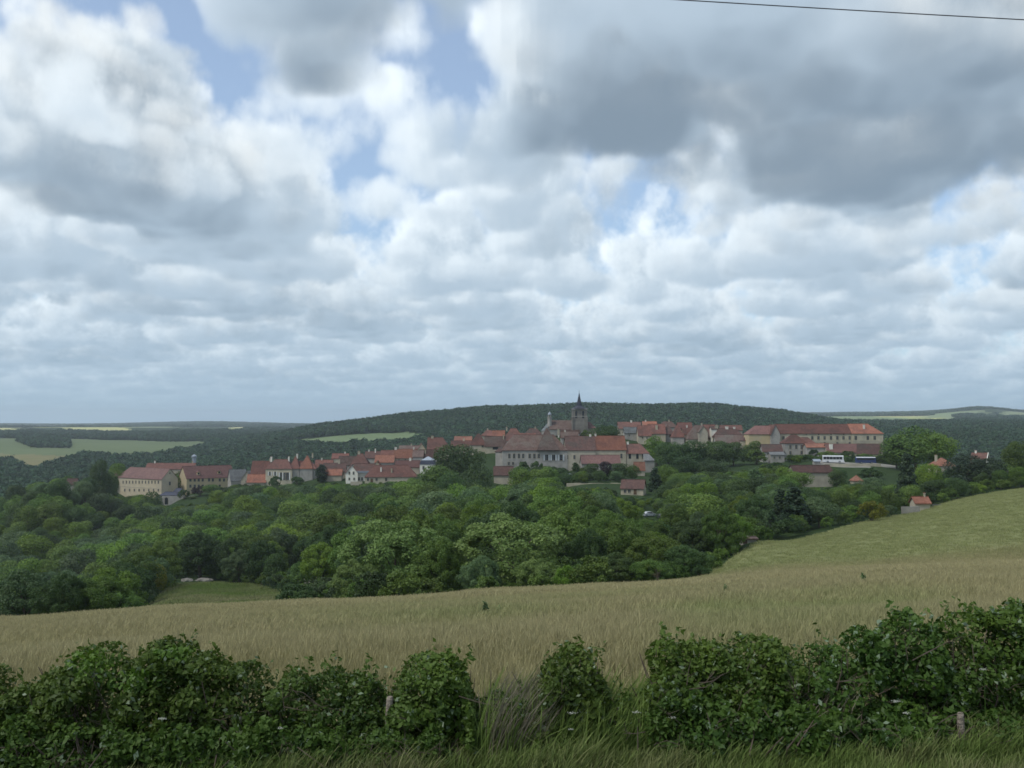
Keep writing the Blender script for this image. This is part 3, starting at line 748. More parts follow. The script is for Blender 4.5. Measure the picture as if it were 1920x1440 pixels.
# ------------------------------------------------------------------ ground sheet, cut into the pieces one can name
def smooth01(x): x = np.clip(x, 0, 1); return x * x * (3 - 2 * x)
def vnoise(x, y, s, seed=0):
    """cheap smooth 2-D value noise, 0..1"""
    x = np.asarray(x) / s + seed * 17.3; y = np.asarray(y) / s + seed * 5.7
    ix, iy = np.floor(x), np.floor(y); fx, fy = smooth01(x - ix), smooth01(y - iy)
    h = lambda a, b: np.modf(np.abs(np.sin(a * 127.1 + b * 311.7 + seed) * 43758.5453))[0]
    return (h(ix, iy) * (1 - fx) + h(ix + 1, iy) * fx) * (1 - fy) + (h(ix, iy + 1) * (1 - fx) + h(ix + 1, iy + 1) * fx) * fy
def edgeY(px):
    """distance of the hay field's far edge"""
    return np.interp(px, (1000, 1290, 1330, 1400, 1560, 1700, 1800, 1920, 2300), (112, 116, 148, 172, 214, 262, 284, 300, 320))
def inpoly(px, py, poly):
    c = np.zeros(np.shape(px), bool); n = len(poly)
    for i in range(n):
        (x0, y0), (x1, y1) = poly[i], poly[(i + 1) % n]
        k = ((y0 > py) != (y1 > py)) & (px < (x1 - x0) * (py - y0) / ((y1 - y0) or 1e-9) + x0)
        c ^= k
    return c
POLY = {
 'far_meadow': ([(-500, 822), (0, 821), (400, 829), (390, 842), (345, 852), (300, 860), (230, 864), (140, 856), (60, 852), (-500, 836)], 1500, 2600),
 'far_tan_field': ([(-500, 838), (60, 838), (140, 842), (150, 862), (100, 874), (70, 884), (44, 884), (30, 870), (-500, 870)], 1300, 2200),
 'ridge_meadow': ([(530, 826), (600, 818), (690, 813.5), (806, 811), (800, 828), (750, 834), (690, 838), (655, 843), (600, 840), (540, 836)], 1450, 2200),
}
def classify(px, py, Y, th):
    wob = np.where(Y > 1200, 1.0, 0.0)
    px0_, Y0_ = px, Y
    px = px + wob * (vnoise(px, Y, 60, 11) - .5) * 36; py = py + wob * (vnoise(px0_, Y0_, 45, 12) - .5) * 3.0; Y = Y + wob * (vnoise(px0_, Y0_, 140, 13) - .5) * 260 * (Y > 2800)
    k = np.zeros(px.shape, int)                                   # 0 valley ground
    front = np.abs(th) < R(70)
    k[(Y > 9.8) & (Y < edgeY(px)) & front] = 2
    k[(~front)] = 1
    k[(Y <= 9.8)] = 1
    k[inpoly(px, Y, [(225, 150), (300, 146), (535, 152), (545, 205), (490, 268), (420, 284), (330, 282), (285, 235)])] = 3
    for i, nm in enumerate(POLY):
        pl, a, b = POLY[nm]
        k[inpoly(px, py, pl) & (Y > a) & (Y < b) & (k == 0)] = 4 + i
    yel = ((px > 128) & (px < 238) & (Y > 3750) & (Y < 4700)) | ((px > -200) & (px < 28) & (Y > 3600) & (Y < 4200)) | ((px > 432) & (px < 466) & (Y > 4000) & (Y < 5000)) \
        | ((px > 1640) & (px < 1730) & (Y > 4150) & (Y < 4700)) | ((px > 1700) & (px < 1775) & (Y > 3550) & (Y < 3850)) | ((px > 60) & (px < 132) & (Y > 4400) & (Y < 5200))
    k[yel] = 7  # far sun patches, put in as yellow ground
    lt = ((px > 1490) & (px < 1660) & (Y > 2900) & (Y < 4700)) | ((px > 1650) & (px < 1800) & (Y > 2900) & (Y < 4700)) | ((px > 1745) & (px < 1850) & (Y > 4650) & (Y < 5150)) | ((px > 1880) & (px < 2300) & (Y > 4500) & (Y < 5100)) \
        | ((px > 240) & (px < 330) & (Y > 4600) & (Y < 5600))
    k[lt & (k == 0)] = 8  # more far sun patches, put in as pale green ground
    k[inpoly(px, py, [(536, 1046), (552, 1052), (596, 1082), (578, 1094), (552, 1088), (560, 1072)]) & (Y > 200) & (Y < 420)] = 9
    k[inpoly(px, Y, [(1530, 444), (1680, 444), (1680, 470), (1530, 470)])] = 9
    return k
GNAMES = ['valley_ground', 'verge_ground', 'hay_field', 'valley_meadow', 'far_meadow', 'far_tan_field', 'ridge_meadow', 'sun_tinted_yellow_field', 'sun_tinted_pale_field', 'lane']
GLABEL = ['dark green ground under the woods and gardens of the valley', 'grassy verge beside the road in front of the hedge', 'sloping hay field of tan and green grass behind the hedge',
          'small bright green meadow below the wooded slope', 'wide grey green meadow beyond the valley on the left', 'olive tan field beyond the valley at the left edge',
          'light green strip of meadow below the wooded ridge', 'thin horizon fields coloured bright yellow for patches of sun', 'green fields on the far horizon coloured pale for patches of sun', 'pale lane and parking ground between the trees']

def ground_mat(name, c1, c2, c3, s, attr=False, cg=None):
    m, g, b = new_mat(name); t = g.t
    ge = t.nodes.new('ShaderNodeNewGeometry'); v = ge.outputs['Position']
    n = g.noise(v, s, 7, .66).outputs[0]
    col = g.mix(g.mapr(n, .35, .65, 0, 1), c1, c2)
    n2 = g.noise(v, s * .13, 4, .6, .6).outputs[0]
    col = g.mix(g.mapr(n2, .45, .68, 0, .8), col, c3)
    if attr:
        a = t.nodes.new('ShaderNodeAttribute'); a.attribute_name = 'green'
        f = g.m('ADD', a.outputs['Fac'], g.mul(g.sub(n2, .5), .9), clamp=True)
        col = g.mix(f, col, g.mix(g.mapr(n, .35, .65, 0, 1), cg, tuple(q * .8 for q in cg)))
    g.put(b.inputs['Base Color'], col); b.inputs['Roughness'].default_value = .95
    b.inputs['Specular IOR Level'].default_value = .05
    bn = t.nodes.new('ShaderNodeBump'); bn.inputs['Strength'].default_value = .8; bn.inputs['Distance'].default_value = .35 / s * .3
    g.put(bn.inputs['Height'], n); g.put(b.inputs['Normal'], bn.outputs[0])
    return m
ground_mat('g_valley', (.022, .040, .014), (.038, .062, .022), (.028, .046, .018), .25)
ground_mat('g_verge', (.035, .055, .016), (.06, .085, .03), (.06, .06, .03), 3.0)
ground_mat('g_hay', (.23, .205, .11), (.29, .26, .145), (.21, .205, .095), 1.2, True, (.20, .215, .09))
ground_mat('g_meadow', (.055, .090, .024), (.085, .125, .034), (.10, .115, .045), .35)
ground_mat('g_farmeadow', (.110, .142, .066), (.128, .160, .076), (.095, .125, .060), .02)
ground_mat('g_fartan', (.155, .155, .068), (.18, .172, .08), (.175, .14, .075), .02)
ground_mat('g_ridge', (.13, .175, .085), (.15, .195, .095), (.12, .16, .075), .03)
ground_mat('g_yellow_sun_tint', (.40, .43, .15), (.46, .46, .18), (.42, .38, .24), .005)  # sunlight on the distant fields, painted into the colour as yellow
ground_mat('g_pale_sun_tint', (.17, .22, .11), (.21, .26, .13), (.26, .26, .16), .004)  # sun patch brightness painted into the pale green of the far fields
GMAT = ['g_valley', 'g_verge', 'g_hay', 'g_meadow', 'g_farmeadow', 'g_fartan', 'g_ridge', 'g_yellow_sun_tint', 'g_pale_sun_tint', 'gravel_pale']

def build_ground():
    ths = np.concatenate([np.linspace(-180, -36, 37), np.arange(-34, 34.01, .16), np.linspace(36, 180, 37)])
    ths = np.radians(ths)
    rs = np.concatenate([[0.3], 1.5 * 1.019 ** np.arange(0, 1 + int(math.log(14000 / 1.5) / math.log(1.019)))])
    TH, RR = np.meshgrid(ths, rs)
    X, Y = RR * np.sin(TH), RR * np.cos(TH)
    Z = ground(X, Y)
    Z += .10 * (vnoise(X, Y, 3.1, 2) - .5) * np.clip((RR - 9) / 8, 0, 1) * (RR < 400)
    nr, nt = X.shape
    co = np.stack([X, Y, Z], -1).reshape(-1, 3)
    i = np.arange(nr - 1)[:, None] * nt + np.arange(nt - 1)[None]
    quads = np.stack([i, i + 1, i + nt + 1, i + nt], -1).reshape(-1, 4)[:, ::-1]
    cen = co[quads].mean(1)
    th = np.arctan2(cen[:, 0], cen[:, 1])
    Yc = np.where(np.abs(th) < R(70), cen[:, 1], np.hypot(cen[:, 0], cen[:, 1]))
    Ys = np.maximum(Yc, .5)
    f_ = Ys * math.cos(PITCH) + cen[:, 2] * math.sin(PITCH)
    px = 960 + F * np.clip(cen[:, 0] / np.maximum(f_, .1), -5, 5); py = 720 - F * (-Ys * math.sin(PITCH) + cen[:, 2] * math.cos(PITCH)) / np.maximum(f_, .1)
    k = classify(px, py, Yc, th)
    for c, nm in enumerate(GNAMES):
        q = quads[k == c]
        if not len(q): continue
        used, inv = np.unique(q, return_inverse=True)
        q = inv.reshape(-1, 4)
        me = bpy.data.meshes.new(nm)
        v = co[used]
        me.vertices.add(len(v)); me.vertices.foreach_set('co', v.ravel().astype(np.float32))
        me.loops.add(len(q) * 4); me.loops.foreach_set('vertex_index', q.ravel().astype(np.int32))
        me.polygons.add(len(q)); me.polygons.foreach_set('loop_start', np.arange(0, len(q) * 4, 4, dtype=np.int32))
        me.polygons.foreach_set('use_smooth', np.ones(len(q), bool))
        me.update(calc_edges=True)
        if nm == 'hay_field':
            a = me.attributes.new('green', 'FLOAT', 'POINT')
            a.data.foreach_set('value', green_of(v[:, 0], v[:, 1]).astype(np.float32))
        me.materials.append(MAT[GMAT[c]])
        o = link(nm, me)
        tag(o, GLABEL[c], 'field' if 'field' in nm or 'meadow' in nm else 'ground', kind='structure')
def green_of(x, y):
    """how green the hay field's grass is at a spot: the far slope on the right, and patches near the hedge"""
    px = 960 + F * x / np.maximum(y, 1)
    far = smooth01((y - 92) / 45) * smooth01((px - 1150) / 250)
    patch = smooth01((px - 1150) / 200) * smooth01((1900 - px) / 300) * np.exp(-((y - 24) / 10) ** 2) * .75
    patch2 = np.exp(-((px - 830) / 260) ** 2 - ((y - 34) / 12) ** 2) * .55 + np.exp(-((px - 1000) / 500) ** 2 - ((y - 52) / 8) ** 2) * .35
    return np.clip(far * .95 + (patch + patch2) * (.4 + 1.2 * vnoise(x, y, 4.0, 3)), 0, 1)
build_ground()

# ------------------------------------------------------------------ buildings
WIN_CACHE = {}
def window_mesh(w, h, arch=False):
    key = (round(w, 2), round(h, 2), arch)
    if key not in WIN_CACHE:
        m = MB(); f = .13; d = .07
        if arch:
            n = 7
            pts = [(-w / 2, 0, 0), (w / 2, 0, 0)] + [(w / 2 * math.cos(math.pi * i / n), 0, h - w / 2 + w / 2 * math.sin(math.pi * i / n)) for i in range(n + 1)]
            big = [(x * (1 + 2 * f / w), -.02, z * (1 + f / h) - (.06 if z == 0 else 0)) for x, y, z in pts]
            m.face(big, 1); m.face([(x, -.05, z) for x, y, z in pts], 0)
        else:
            m.face([(-w / 2, -.015, 0), (w / 2, -.015, 0), (w / 2, -.015, h), (-w / 2, -.015, h)], 0)
            m.box(-w / 2 - f, -w / 2, -d, .02, -f, h + f, 1); m.box(w / 2, w / 2 + f, -d, .02, -f, h + f, 1)
            m.box(-w / 2, w / 2, -d, .02, h, h + f, 1); m.box(-w / 2 - .05, w / 2 + .05, -d - .06, .02, -f - .03, 0, 1)
            m.box(-.03, .03, -.035, .01, 0, h, 2)
        WIN_CACHE[key] = m.mesh('window', [MAT['glass_dark'], MAT['stone_cream'], MAT['shutter_white']])
    return WIN_CACHE[key]
SHUT_CACHE = {}
def shutter_mesh(w, h, mat):
    key = (round(w, 2), round(h, 2), mat)
    if key not in SHUT_CACHE:
        m = MB(); m.box(-w / 2, w / 2, -.10, -.02, 0, h, 0)
        SHUT_CACHE[key] = m.mesh('shutter', MAT[mat])
    return SHUT_CACHE[key]

def block(root, b, zbase):
    pl, pr, rrow, erow, brow, Y, dep, rot, roof, wall, tile, ex = b
    mid = (pl + pr) / 2
    P0 = at(mid, erow, Y)
    rot_ = 0 if roof == 'front' else rot
    # a 'front' block shows its gable: its ridge runs away from the camera, turned by (rot - 90)
    r = R(rot_ if roof != 'front' else 0)
    ex_, ey_ = math.cos(r), math.sin(r)
    def s_of(px, py=erow):
        a = at(px, py, 1.0); k = a.x
        return (k * P0.y - P0.x) / (ex_ - k * ey_)
    def spot(px, py):
        s = s_of(px, py); yy = P0.y + s * ey_
        return s, zpx(py, yy)
    x0, x1 = s_of(pl), s_of(pr)
    ze = P0.z; zr = zpx(rrow, Y + dep * .5 * abs(ex_) if roof != 'front' else Y + .5)
    zb = zbase
    rl = root.location
    off = Vector((P0.x - rl.x, P0.y - rl.y, -rl.z))
    skew = R(rot - 90) if roof == 'front' else 0.0
    def put(o, x=0, y=0, z=0, rz=0):
        o.parent = root
        o.location = off + Vector((ex_ * x - ey_ * y, ey_ * x + ex_ * y, z)); o.rotation_euler = (0, 0, r + rz)
        return o
    ov, th = .35, .22
    H = zr - ze
    wm = MB(); rm = MB()
    if roof == 'front':
        sk = math.tan(skew) * dep * .35
        xm = (x0 + x1) / 2
        F3 = [(x0, 0), (x1, 0), (x1 - sk * 0 + sk, dep), (x0 + sk, dep)]
        wm.box(x0, x1, 0, dep, zb, ze) if abs(sk) < .01 else None
        if abs(sk) >= .01:
            for i in range(4):
                (ax, ay), (bx, by) = F3[i], F3[(i + 1) % 4]
                wm.face([(ax, ay, zb), (bx, by, zb), (bx, by, ze), (ax, ay, ze)])
        wm.face([(x0, 0, ze), (x1, 0, ze), (xm, 0, zr - .12)])
        wm.face([(x1 + sk, dep, ze), (x0 + sk, dep, ze), (xm + sk, dep, zr - .12)])
        sl = H / max((x1 - x0) / 2, .5) * ov
        rm.slab([(x0 - ov, -ov, ze - sl), (xm, -ov, zr), (xm + sk, dep + ov, zr), (x0 - ov + sk, dep + ov, ze - sl)][::-1], th)
        rm.slab([(x1 + ov, -ov, ze - sl), (x1 + ov + sk, dep + ov, ze - sl), (xm + sk, dep + ov, zr), (xm, -ov, zr)][::-1], th)
    elif roof == 'mansard':
        wm.box(x0, x1, 0, dep, zb, ze)
        h1 = H * .55; i1 = .7
        a = [(x0 - .2, -.2, ze), (x1 + .2, -.2, ze), (x1 + .2, dep + .2, ze), (x0 - .2, dep + .2, ze)]
        bq = [(x0 + i1, i1, ze + h1), (x1 - i1, i1, ze + h1), (x1 - i1, dep - i1, ze + h1), (x0 + i1, dep - i1, ze + h1)]
        c = [(x0 + dep * .4, dep * .5, zr), (x1 - dep * .4, dep * .5, zr)]
        for i in range(4): rm.face([a[i], a[(i + 1) % 4], bq[(i + 1) % 4], bq[i]])
        rm.face([bq[0], bq[1], c[1], c[0]], 1); rm.face([bq[1], bq[2], c[1]], 1); rm.face([bq[2], bq[3], c[0], c[1]], 1); rm.face([bq[3], bq[0], c[0]], 1)
        rm.face(a[::-1])
    else:
        if not ex.get('nowall'): wm.box(x0, x1, 0, dep, zb, ze)
        sl = H / (dep / 2) * ov
        hl = roof in ('hip', 'hipL'); hr = roof in ('hip', 'hipR')
        inn = min(dep * .42, (x1 - x0) * .46)
        rx0 = x0 + inn if hl else x0 - ov; rx1 = x1 - inn if hr else x1 + ov
        ym = dep / 2
        if not hl and not ex.get('nowall'): wm.face([(x0, dep, ze), (x0, 0, ze), (x0, ym, zr - .12)])
        if not hr and not ex.get('nowall'): wm.face([(x1, 0, ze), (x1, dep, ze), (x1, ym, zr - .12)])
        ea = ze - sl
        rm.slab([(x0 - ov, -ov, ea), (x1 + ov, -ov, ea), (rx1, ym, zr), (rx0, ym, zr)], th)
        rm.slab([(x1 + ov, dep + ov, ea), (x0 - ov, dep + ov, ea), (rx0, ym, zr), (rx1, ym, zr)], th)
        if hl: rm.slab([(x0 - ov, dep + ov, ea), (x0 - ov, -ov, ea), (rx0, ym, zr)], th)
        if hr: rm.slab([(x1 + ov, -ov, ea), (x1 + ov, dep + ov, ea), (rx1, ym, zr)], th)
        # ridge tiles
        rm.box(rx0 - .02, rx1 + .02, ym - .14, ym + .14, zr - .1, zr + .1)
    if wm.f: put(link('wall', wm.mesh('wall', MAT[wall])))
    rp = put(link('roof', rm.mesh('roof', [MAT[tile], MAT['zinc']])))
    for (cx, dh, cw) in ex.get('chim', []):
        cm = MB()
        s = s_of(cx, rrow); ztop = zr + max(dh, 0) * .6 + .45 if dh >= -.01 else zr + dh + 1.7
        yc = dep * .5 if dh >= 0 else dep * .5 * (1 + dh / max(H, 1.0)) * .9
        zlow = zr - 1.6 if dh >= 0 else zr + dh - 1.6
        w = cw / 2 * .85
        cm.box(-w, w, -w * .75, w * .75, zlow, ztop, 0); cm.box(-w - .08, w + .08, -w * .75 - .08, w * .75 + .08, ztop, ztop + .16, 0)
        for k in (-1, 1): cm.box(k * w * .5 - .13, k * w * .5 + .13, -.13, .13, ztop + .16, ztop + .34, 1)
        put(link('chimney', cm.mesh('chimney', [MAT['render_white' if (cx * 7) % 3 < 1.6 else 'stone_cream'], MAT['tile_orange']])), s, yc, 0)
    for (pxs, py, w, h) in ex.get('win', []) + ex.get('arch', []):
        ar = (pxs, py, w, h) in ex.get('arch', [])
        for wx in pxs:
            s, z = spot(wx, py)
            wo = put(link('window', window_mesh(w, h, ar)), s, -.03, z - h / 2)
            sm = ex.get('shut') or ('shutter_white' if wx in ex.get('shutp', ()) else None)
            if sm:
                for k in (-1, 1):
                    so_ = link('shutter', shutter_mesh(w * .5, h, sm), wo, (k * (w * .75 + .15), -.03, 0))
    for (fr, py, w, h) in ex.get('side', []):
        z = zpx(py, Y)
        o = put(link('window', window_mesh(w, h)), x1 + .03, dep * fr, z - h / 2, R(90))
    for (wx, py, w, h) in ex.get('door', []):
        s, z = spot(wx, py)
        dm = MB(); dm.box(-w / 2, w / 2, -.05, .02, 0, h, 0); dm.box(-w / 2 - .15, -w / 2, -.09, .02, 0, h + .15, 1); dm.box(w / 2, w / 2 + .15, -.09, .02, 0, h + .15, 1); dm.box(-w / 2, w / 2, -.09, .02, h, h + .2, 1)
        put(link('door', dm.mesh('door', [MAT['glass_dark'] if w > 1.5 else MAT['door_wood'], MAT['stone_beige']])), s, -.03, z - h / 2)
    for (wx, py) in ex.get('dorm', []):
        s, z = spot(wx, py)
        dm = MB(); dm.box(-.9, .9, -.1, 3.0, -.9, .8, 0); dm.face([(-.6, -.13, -.6), (.6, -.13, -.6), (.6, -.13, .6), (-.6, -.13, .6)], 1)
        dm.slab([(-1.15, -.35, .75), (0, -.35, 1.5), (0, 3.4, 1.5), (-1.15, 3.4, .75)][::-1], .12, 2); dm.slab([(1.15, -.35, .75), (1.15, 3.4, .75), (0, 3.4, 1.5), (0, -.35, 1.5)][::-1], .12, 2)
        dm.face([(-.9, -.1, .8), (.9, -.1, .8), (0, -.1, 1.4)], 0)
        t_ = max(.05, (z - ze) / max(H, .1)) * dep / 2 - .9
        put(link('dormer', dm.mesh('dormer', [MAT[wall], MAT['glass_dark'], MAT[tile]])), s, t_, z)
    if ex.get('band'):
        s, z = spot(mid, ex['band'])
        bm_ = MB(); bm_.box(x0 - .06, x1 + .06, -.12, .05, z - .15, z + .15)
        put(link('string_course', bm_.mesh('string_course', MAT['stone_beige'])))
    if ex.get('slateband'):
        bm_ = MB(); bm_.box(x0 + .8, x1 - 1.0, -.9, 1.6, ze - .5, ze + .35, 0); bm_.box(x0 + .6, x1 - .8, -1.05, 1.9, ze + .35, ze + .5, 0)
        put(link('dormer', bm_.mesh('dormer', MAT['zinc'])))
    if ex.get('verge'):
        bm_ = MB()
        for k in (0, 1):
            a = (x1 + ov + .06, -ov if k == 0 else dep + ov, ze - .1); c = (x1 + ov + .06, dep / 2, zr + .08)
            bm_.tube([a, c], .22, 4)
        put(link('verge', bm_.mesh('verge', MAT['render_white'])))

FOOT = []       # footprints, so that no tree grows through a house
for nm, lb, ct, blocks in VILLAGE:
    b = blocks[0]
    c = at((b[0] + b[1]) / 2, b[4], b[5])
    zs = []
    for q in blocks:
        for pxx in (q[0], (q[0] + q[1]) / 2, q[1]):
            for dd in (-.5, q[6]):
                zs.append(gz(xpx(pxx, q[5]), q[5] + dd))
    zb = min(zs) - .4
    root = empty(nm, (c.x, c.y, zb + .4))
    tag(root, lb, ct)
    if len([1 for v in VILLAGE if v[0] == nm]) > 1: root['group'] = 'stone houses of the hill village'
    for q in blocks:
        block(root, q, zb)
        FOOT.append((xpx(q[0], q[5]) - 2.5, xpx(q[1], q[5]) + 2.5, q[5] - 2 - abs(math.sin(R(q[7]))) * (q[1] - q[0]) * q[5] / F * .6 * (q[8] != 'front'), q[5] + q[6] + 2 + abs(math.sin(R(q[7]))) * (q[1] - q[0]) * q[5] / F * .6 * (q[8] != 'front')))

# church: octagon tower with slate spire, nave, apse, stair turret
def church():
    Y = CHURCH_Y; k = Y / F
    base = at(1062, 815, Y); zb = gz(base.x, Y) - .5
    root = empty('village_church', (base.x, Y, zb))
    tag(root, 'village church with stone bell tower and thin dark slate spire', 'church')
    X = lambda px: xpx(px, Y) - base.x
    Z = lambda py, dy=0: zpx(py, Y + dy) - zb
    # tower
    cx = X(1087); hw = 13.6 * k; zt = Z(768)
    m = MB(); m.box(cx - hw, cx + hw, 0, 2 * hw, 0, zt)
    for sx in (-1, 1):
        for yy in (0, 2 * hw):
            m.box(cx + sx * hw - .5, cx + sx * hw + .5, yy - .5, yy + .5, 0, Z(782), 0, .0)
    m.build('tower', MAT['stone_dark'], root)
    m = MB(); m.box(cx - hw - .25, cx + hw + .25, -.25, 2 * hw + .25, zt, zt + .5); m.box(cx - hw - .15, cx + hw + .15, -.15, .1, Z(781), Z(781) + .35)
    m.build('cornice', MAT['stone_grey'], root)
    for dx in (-.48, .48):
        for py, w, h in ((777, 1.5, 4.6),):
            o = link('belfry_window', window_mesh(w, h, True), root, (cx + dx * hw, -.03, Z(py) - h / 2))
    # spire: skirt and needle
    m = MB(); n = 8
    ring = lambda r, z: [(cx + r * math.cos(math.pi / 8 + 2 * math.pi * i / n), hw + r * math.sin(math.pi / 8 + 2 * math.pi * i / n), z) for i in range(n)]
    lev = [(hw * 1.36, zt + .5), (hw * .78, Z(763.5)), (hw * .40, Z(760.3)), (hw * .22, Z(749)), (.09, Z(735.5))]
    for a, c in zip(lev, lev[1:]):
        A_, B_ = ring(*a), ring(*c)
        for i in range(n): m.face([A_[i], A_[(i + 1) % n], B_[(i + 1) % n], B_[i]])
    m.build('spire', MAT['slate'], root)
    m = MB(); m.tube([(cx, hw, Z(736)), (cx, hw, Z(731.5))], .07, 5); m.tube([(cx - .5, hw, Z(732.6)), (cx + .5, hw, Z(732.6))], .06, 4)
    m.build('cross', MAT['cable_black'], root)
    # nave
    x0, x1 = X(1031), X(1076); ze = Z(804); zr = Z(788, 7); d = 14
    m = MB(); m.box(x0, x1, 1, d, 0, ze); m.face([(x0, d, ze), (x0, 1, ze), (x0, (d + 1) / 2, zr - .1)])
    m.build('nave_wall', MAT['stone_grey'], root)
    m = MB(); ym = (d + 1) / 2
    m.slab([(x0 - .3, .6, ze - .3), (x1, .6, ze - .3), (x1, ym, zr), (x0 - .3, ym, zr)], .25); m.slab([(x1, d + .4, ze - .3), (x0 - .3, d + .4, ze - .3), (x0 - .3, ym, zr), (x1, ym, zr)], .25)
    m.build('nave_roof', MAT['tile_mossy'], root)
    # aisle roof below
    m = MB(); a0, a1 = X(1052), X(1086); m.box(a0, a1, -4, .9, 0, Z(812, -4)); m.build('aisle_wall', MAT['stone_grey'], root)
    m = MB(); m.slab([(a0 - .3, -4.4, Z(812.5, -4)), (a1 + .2, -4.4, Z(812.5, -4)), (a1 + .2, .95, Z(804.6)), (a0 - .3, .95, Z(804.6))], .22); m.build('aisle_roof', MAT['tile_brown'], root)
    # apse: half cone of grey stone tiles
    ax = X(1029); ar = 4.2
    m = MB()
    pts = [(ax + ar * math.cos(R(90 + 18 * i)), 7.5 + ar * math.sin(R(90 + 18 * i))) for i in range(11)]
    for i in range(10):
        m.face([(*pts[i], 0), (*pts[i + 1], 0), (*pts[i + 1], Z(808)), (*pts[i], Z(808))], 0)
        q0 = (ax + (pts[i][0] - ax) * 1.08, 7.5 + (pts[i][1] - 7.5) * 1.08); q1 = (ax + (pts[i + 1][0] - ax) * 1.08, 7.5 + (pts[i + 1][1] - 7.5) * 1.08)
        m.face([(*q0, Z(808)), (*q1, Z(808)), (ax + .4, 7.5, Z(790))], 1)
    m.build('apse', [MAT['stone_grey'], MAT['slate_grey']], root)
    # transept roof right of the tower
    m = MB(); t0, t1 = X(1100), X(1117); m.box(t0, t1, 1, 12, 0, Z(802)); m.build('chancel_wall', MAT['stone_beige'], root)
    m = MB(); e = Z(802.5); rz_ = Z(791, 6)
    m.slab([(t0, .6, e), (t1 + .3, .6, e), (t1 - 3, 6.5, rz_), (t0, 6.5, rz_)], .22); m.slab([(t1 + .3, 12.4, e), (t0, 12.4, e), (t0, 6.5, rz_), (t1 - 3, 6.5, rz_)], .22); m.slab([(t1 + .3, .6, e), (t1 + .3, 12.4, e), (t1 - 3, 6.5, rz_)], .22)
    m.build('chancel_roof', MAT['tile_pink'], root)
    # lantern turret
    lx = X(1031); r = 1.25
    m = MB(); m.tube([(lx, 4, Z(800)), (lx, 4, Z(783))], r, 8); m.tube([(lx, 4, Z(783)), (lx, 4, Z(782))], [r * 1.25, r * 1.25], 8)
    for i in range(6):
        a = 2 * math.pi * i / 6
        m.tube([(lx + .85 * math.cos(a), 4 + .85 * math.sin(a), Z(782)), (lx + .85 * math.cos(a), 4 + .85 * math.sin(a), Z(777.5))], .2, 5)
    m.build('lantern', MAT['stone_grey'], root)
    m = MB(); m.tube([(lx, 4, Z(777.6)), (lx, 4, Z(776)), (lx, 4, Z(774)), (lx, 4, Z(772.5)), (lx, 4, Z(770.5))], [1.25, 1.1, .75, .25, .06], 8); m.build('dome', MAT['zinc'], root)
    FOOT.append((base.x - 20, base.x + 24, Y - 6, Y + 16))
church()

# ribbed metal water tank turret behind the seminary
def tank():
    Y = 690; b = at(364, 873, Y); z0 = gz(b.x, Y); k = Y / F
    root = empty('water_tank', (b.x, Y, z0)); tag(root, 'pale metal water tower with domed cap rising behind the seminary roof', 'water tower')
    Z = lambda py: zpx(py, Y) - z0
    m = MB(); m.tube([(0, 0, -.3), (0, 0, Z(858.5))], [1.35, 1.3], 12)
    for i in range(12):
        a = 2 * math.pi * i / 12; m.tube([(1.34 * math.cos(a), 1.34 * math.sin(a), 0), (1.34 * math.cos(a), 1.34 * math.sin(a), Z(859))], .09, 4)
    m.build('shaft', MAT['zinc'], root)
    m = MB(); m.tube([(0, 0, Z(858.5)), (0, 0, Z(857.5)), (0, 0, Z(855)), (0, 0, Z(853.5)), (0, 0, Z(852))], [1.3, 1.9, 1.85, 1.2, .2], 12); m.build('cap', MAT['zinc'], root)
tank()

# walls of the terraces
def stone_wall(name, label, pxs, Y, toprow, h, thick=.5, mat='stone_grey', arch=None):
    X0, X1 = xpx(pxs[0], Y), xpx(pxs[1], Y)
    n = max(2, int((X1 - X0) / 3))
    m = MB()
    for i in range(n):
        a, c = X0 + (X1 - X0) * i / n, X0 + (X1 - X0) * (i + 1) / n
        zt = zpx(toprow, Y) + .12 * math.sin(i * 2.3)
        zg = min(gz(a, Y), gz(c, Y)) - .5
        m.box(a - .004 * (i % 2), c + .004 * (i % 2), Y - thick / 2 + .01 * (i % 3), Y + thick / 2, min(zg, zt - h), zt)
    o = m.build(name, MAT[mat]); tag(o, label, 'wall')
    if arch:
        for ax, ay, w, h2 in arch:
            z = zpx(ay, Y) - h2 / 2
            link('niche', window_mesh(w, h2, True), o, (xpx(ax, Y), Y - thick / 2 - .04, z))
    return o
stone_wall('terrace_wall', 'grey stone terrace wall with arched niche below the seminary', (303, 387), 612, 930, 7, arch=[(314, 939, 2.0, 4.2)])
stone_wall('terrace_wall', 'long pale terrace wall in front of the abbey trees', (1062, 1172), 440, 906, 2.0, mat='stone_cream')
stone_wall('garden_wall', 'low pale wall below the white gabled house', (658, 680), 560, 903, 3.5, mat='stone_beige')
stone_wall('garden_wall', 'low grey stone wall below the grassy bank left of the abbey', (912, 962), 430, 928, 3.0)
stone_wall('garden_wall', 'low rubble wall left of the stone hut at the field edge', (1688, 1722), 262, 950, 1.8, mat='stone_grey')
stone_wall('garden_wall', 'pale retaining wall under the parked coaches', (1545, 1650), 446, 869.5, 2.0, mat='stone_beige')
stone_wall('garden_wall', 'dark slab wall right of the stone hut at the field edge', (1746, 1772), 272, 946, 1.4, mat='slate_grey')

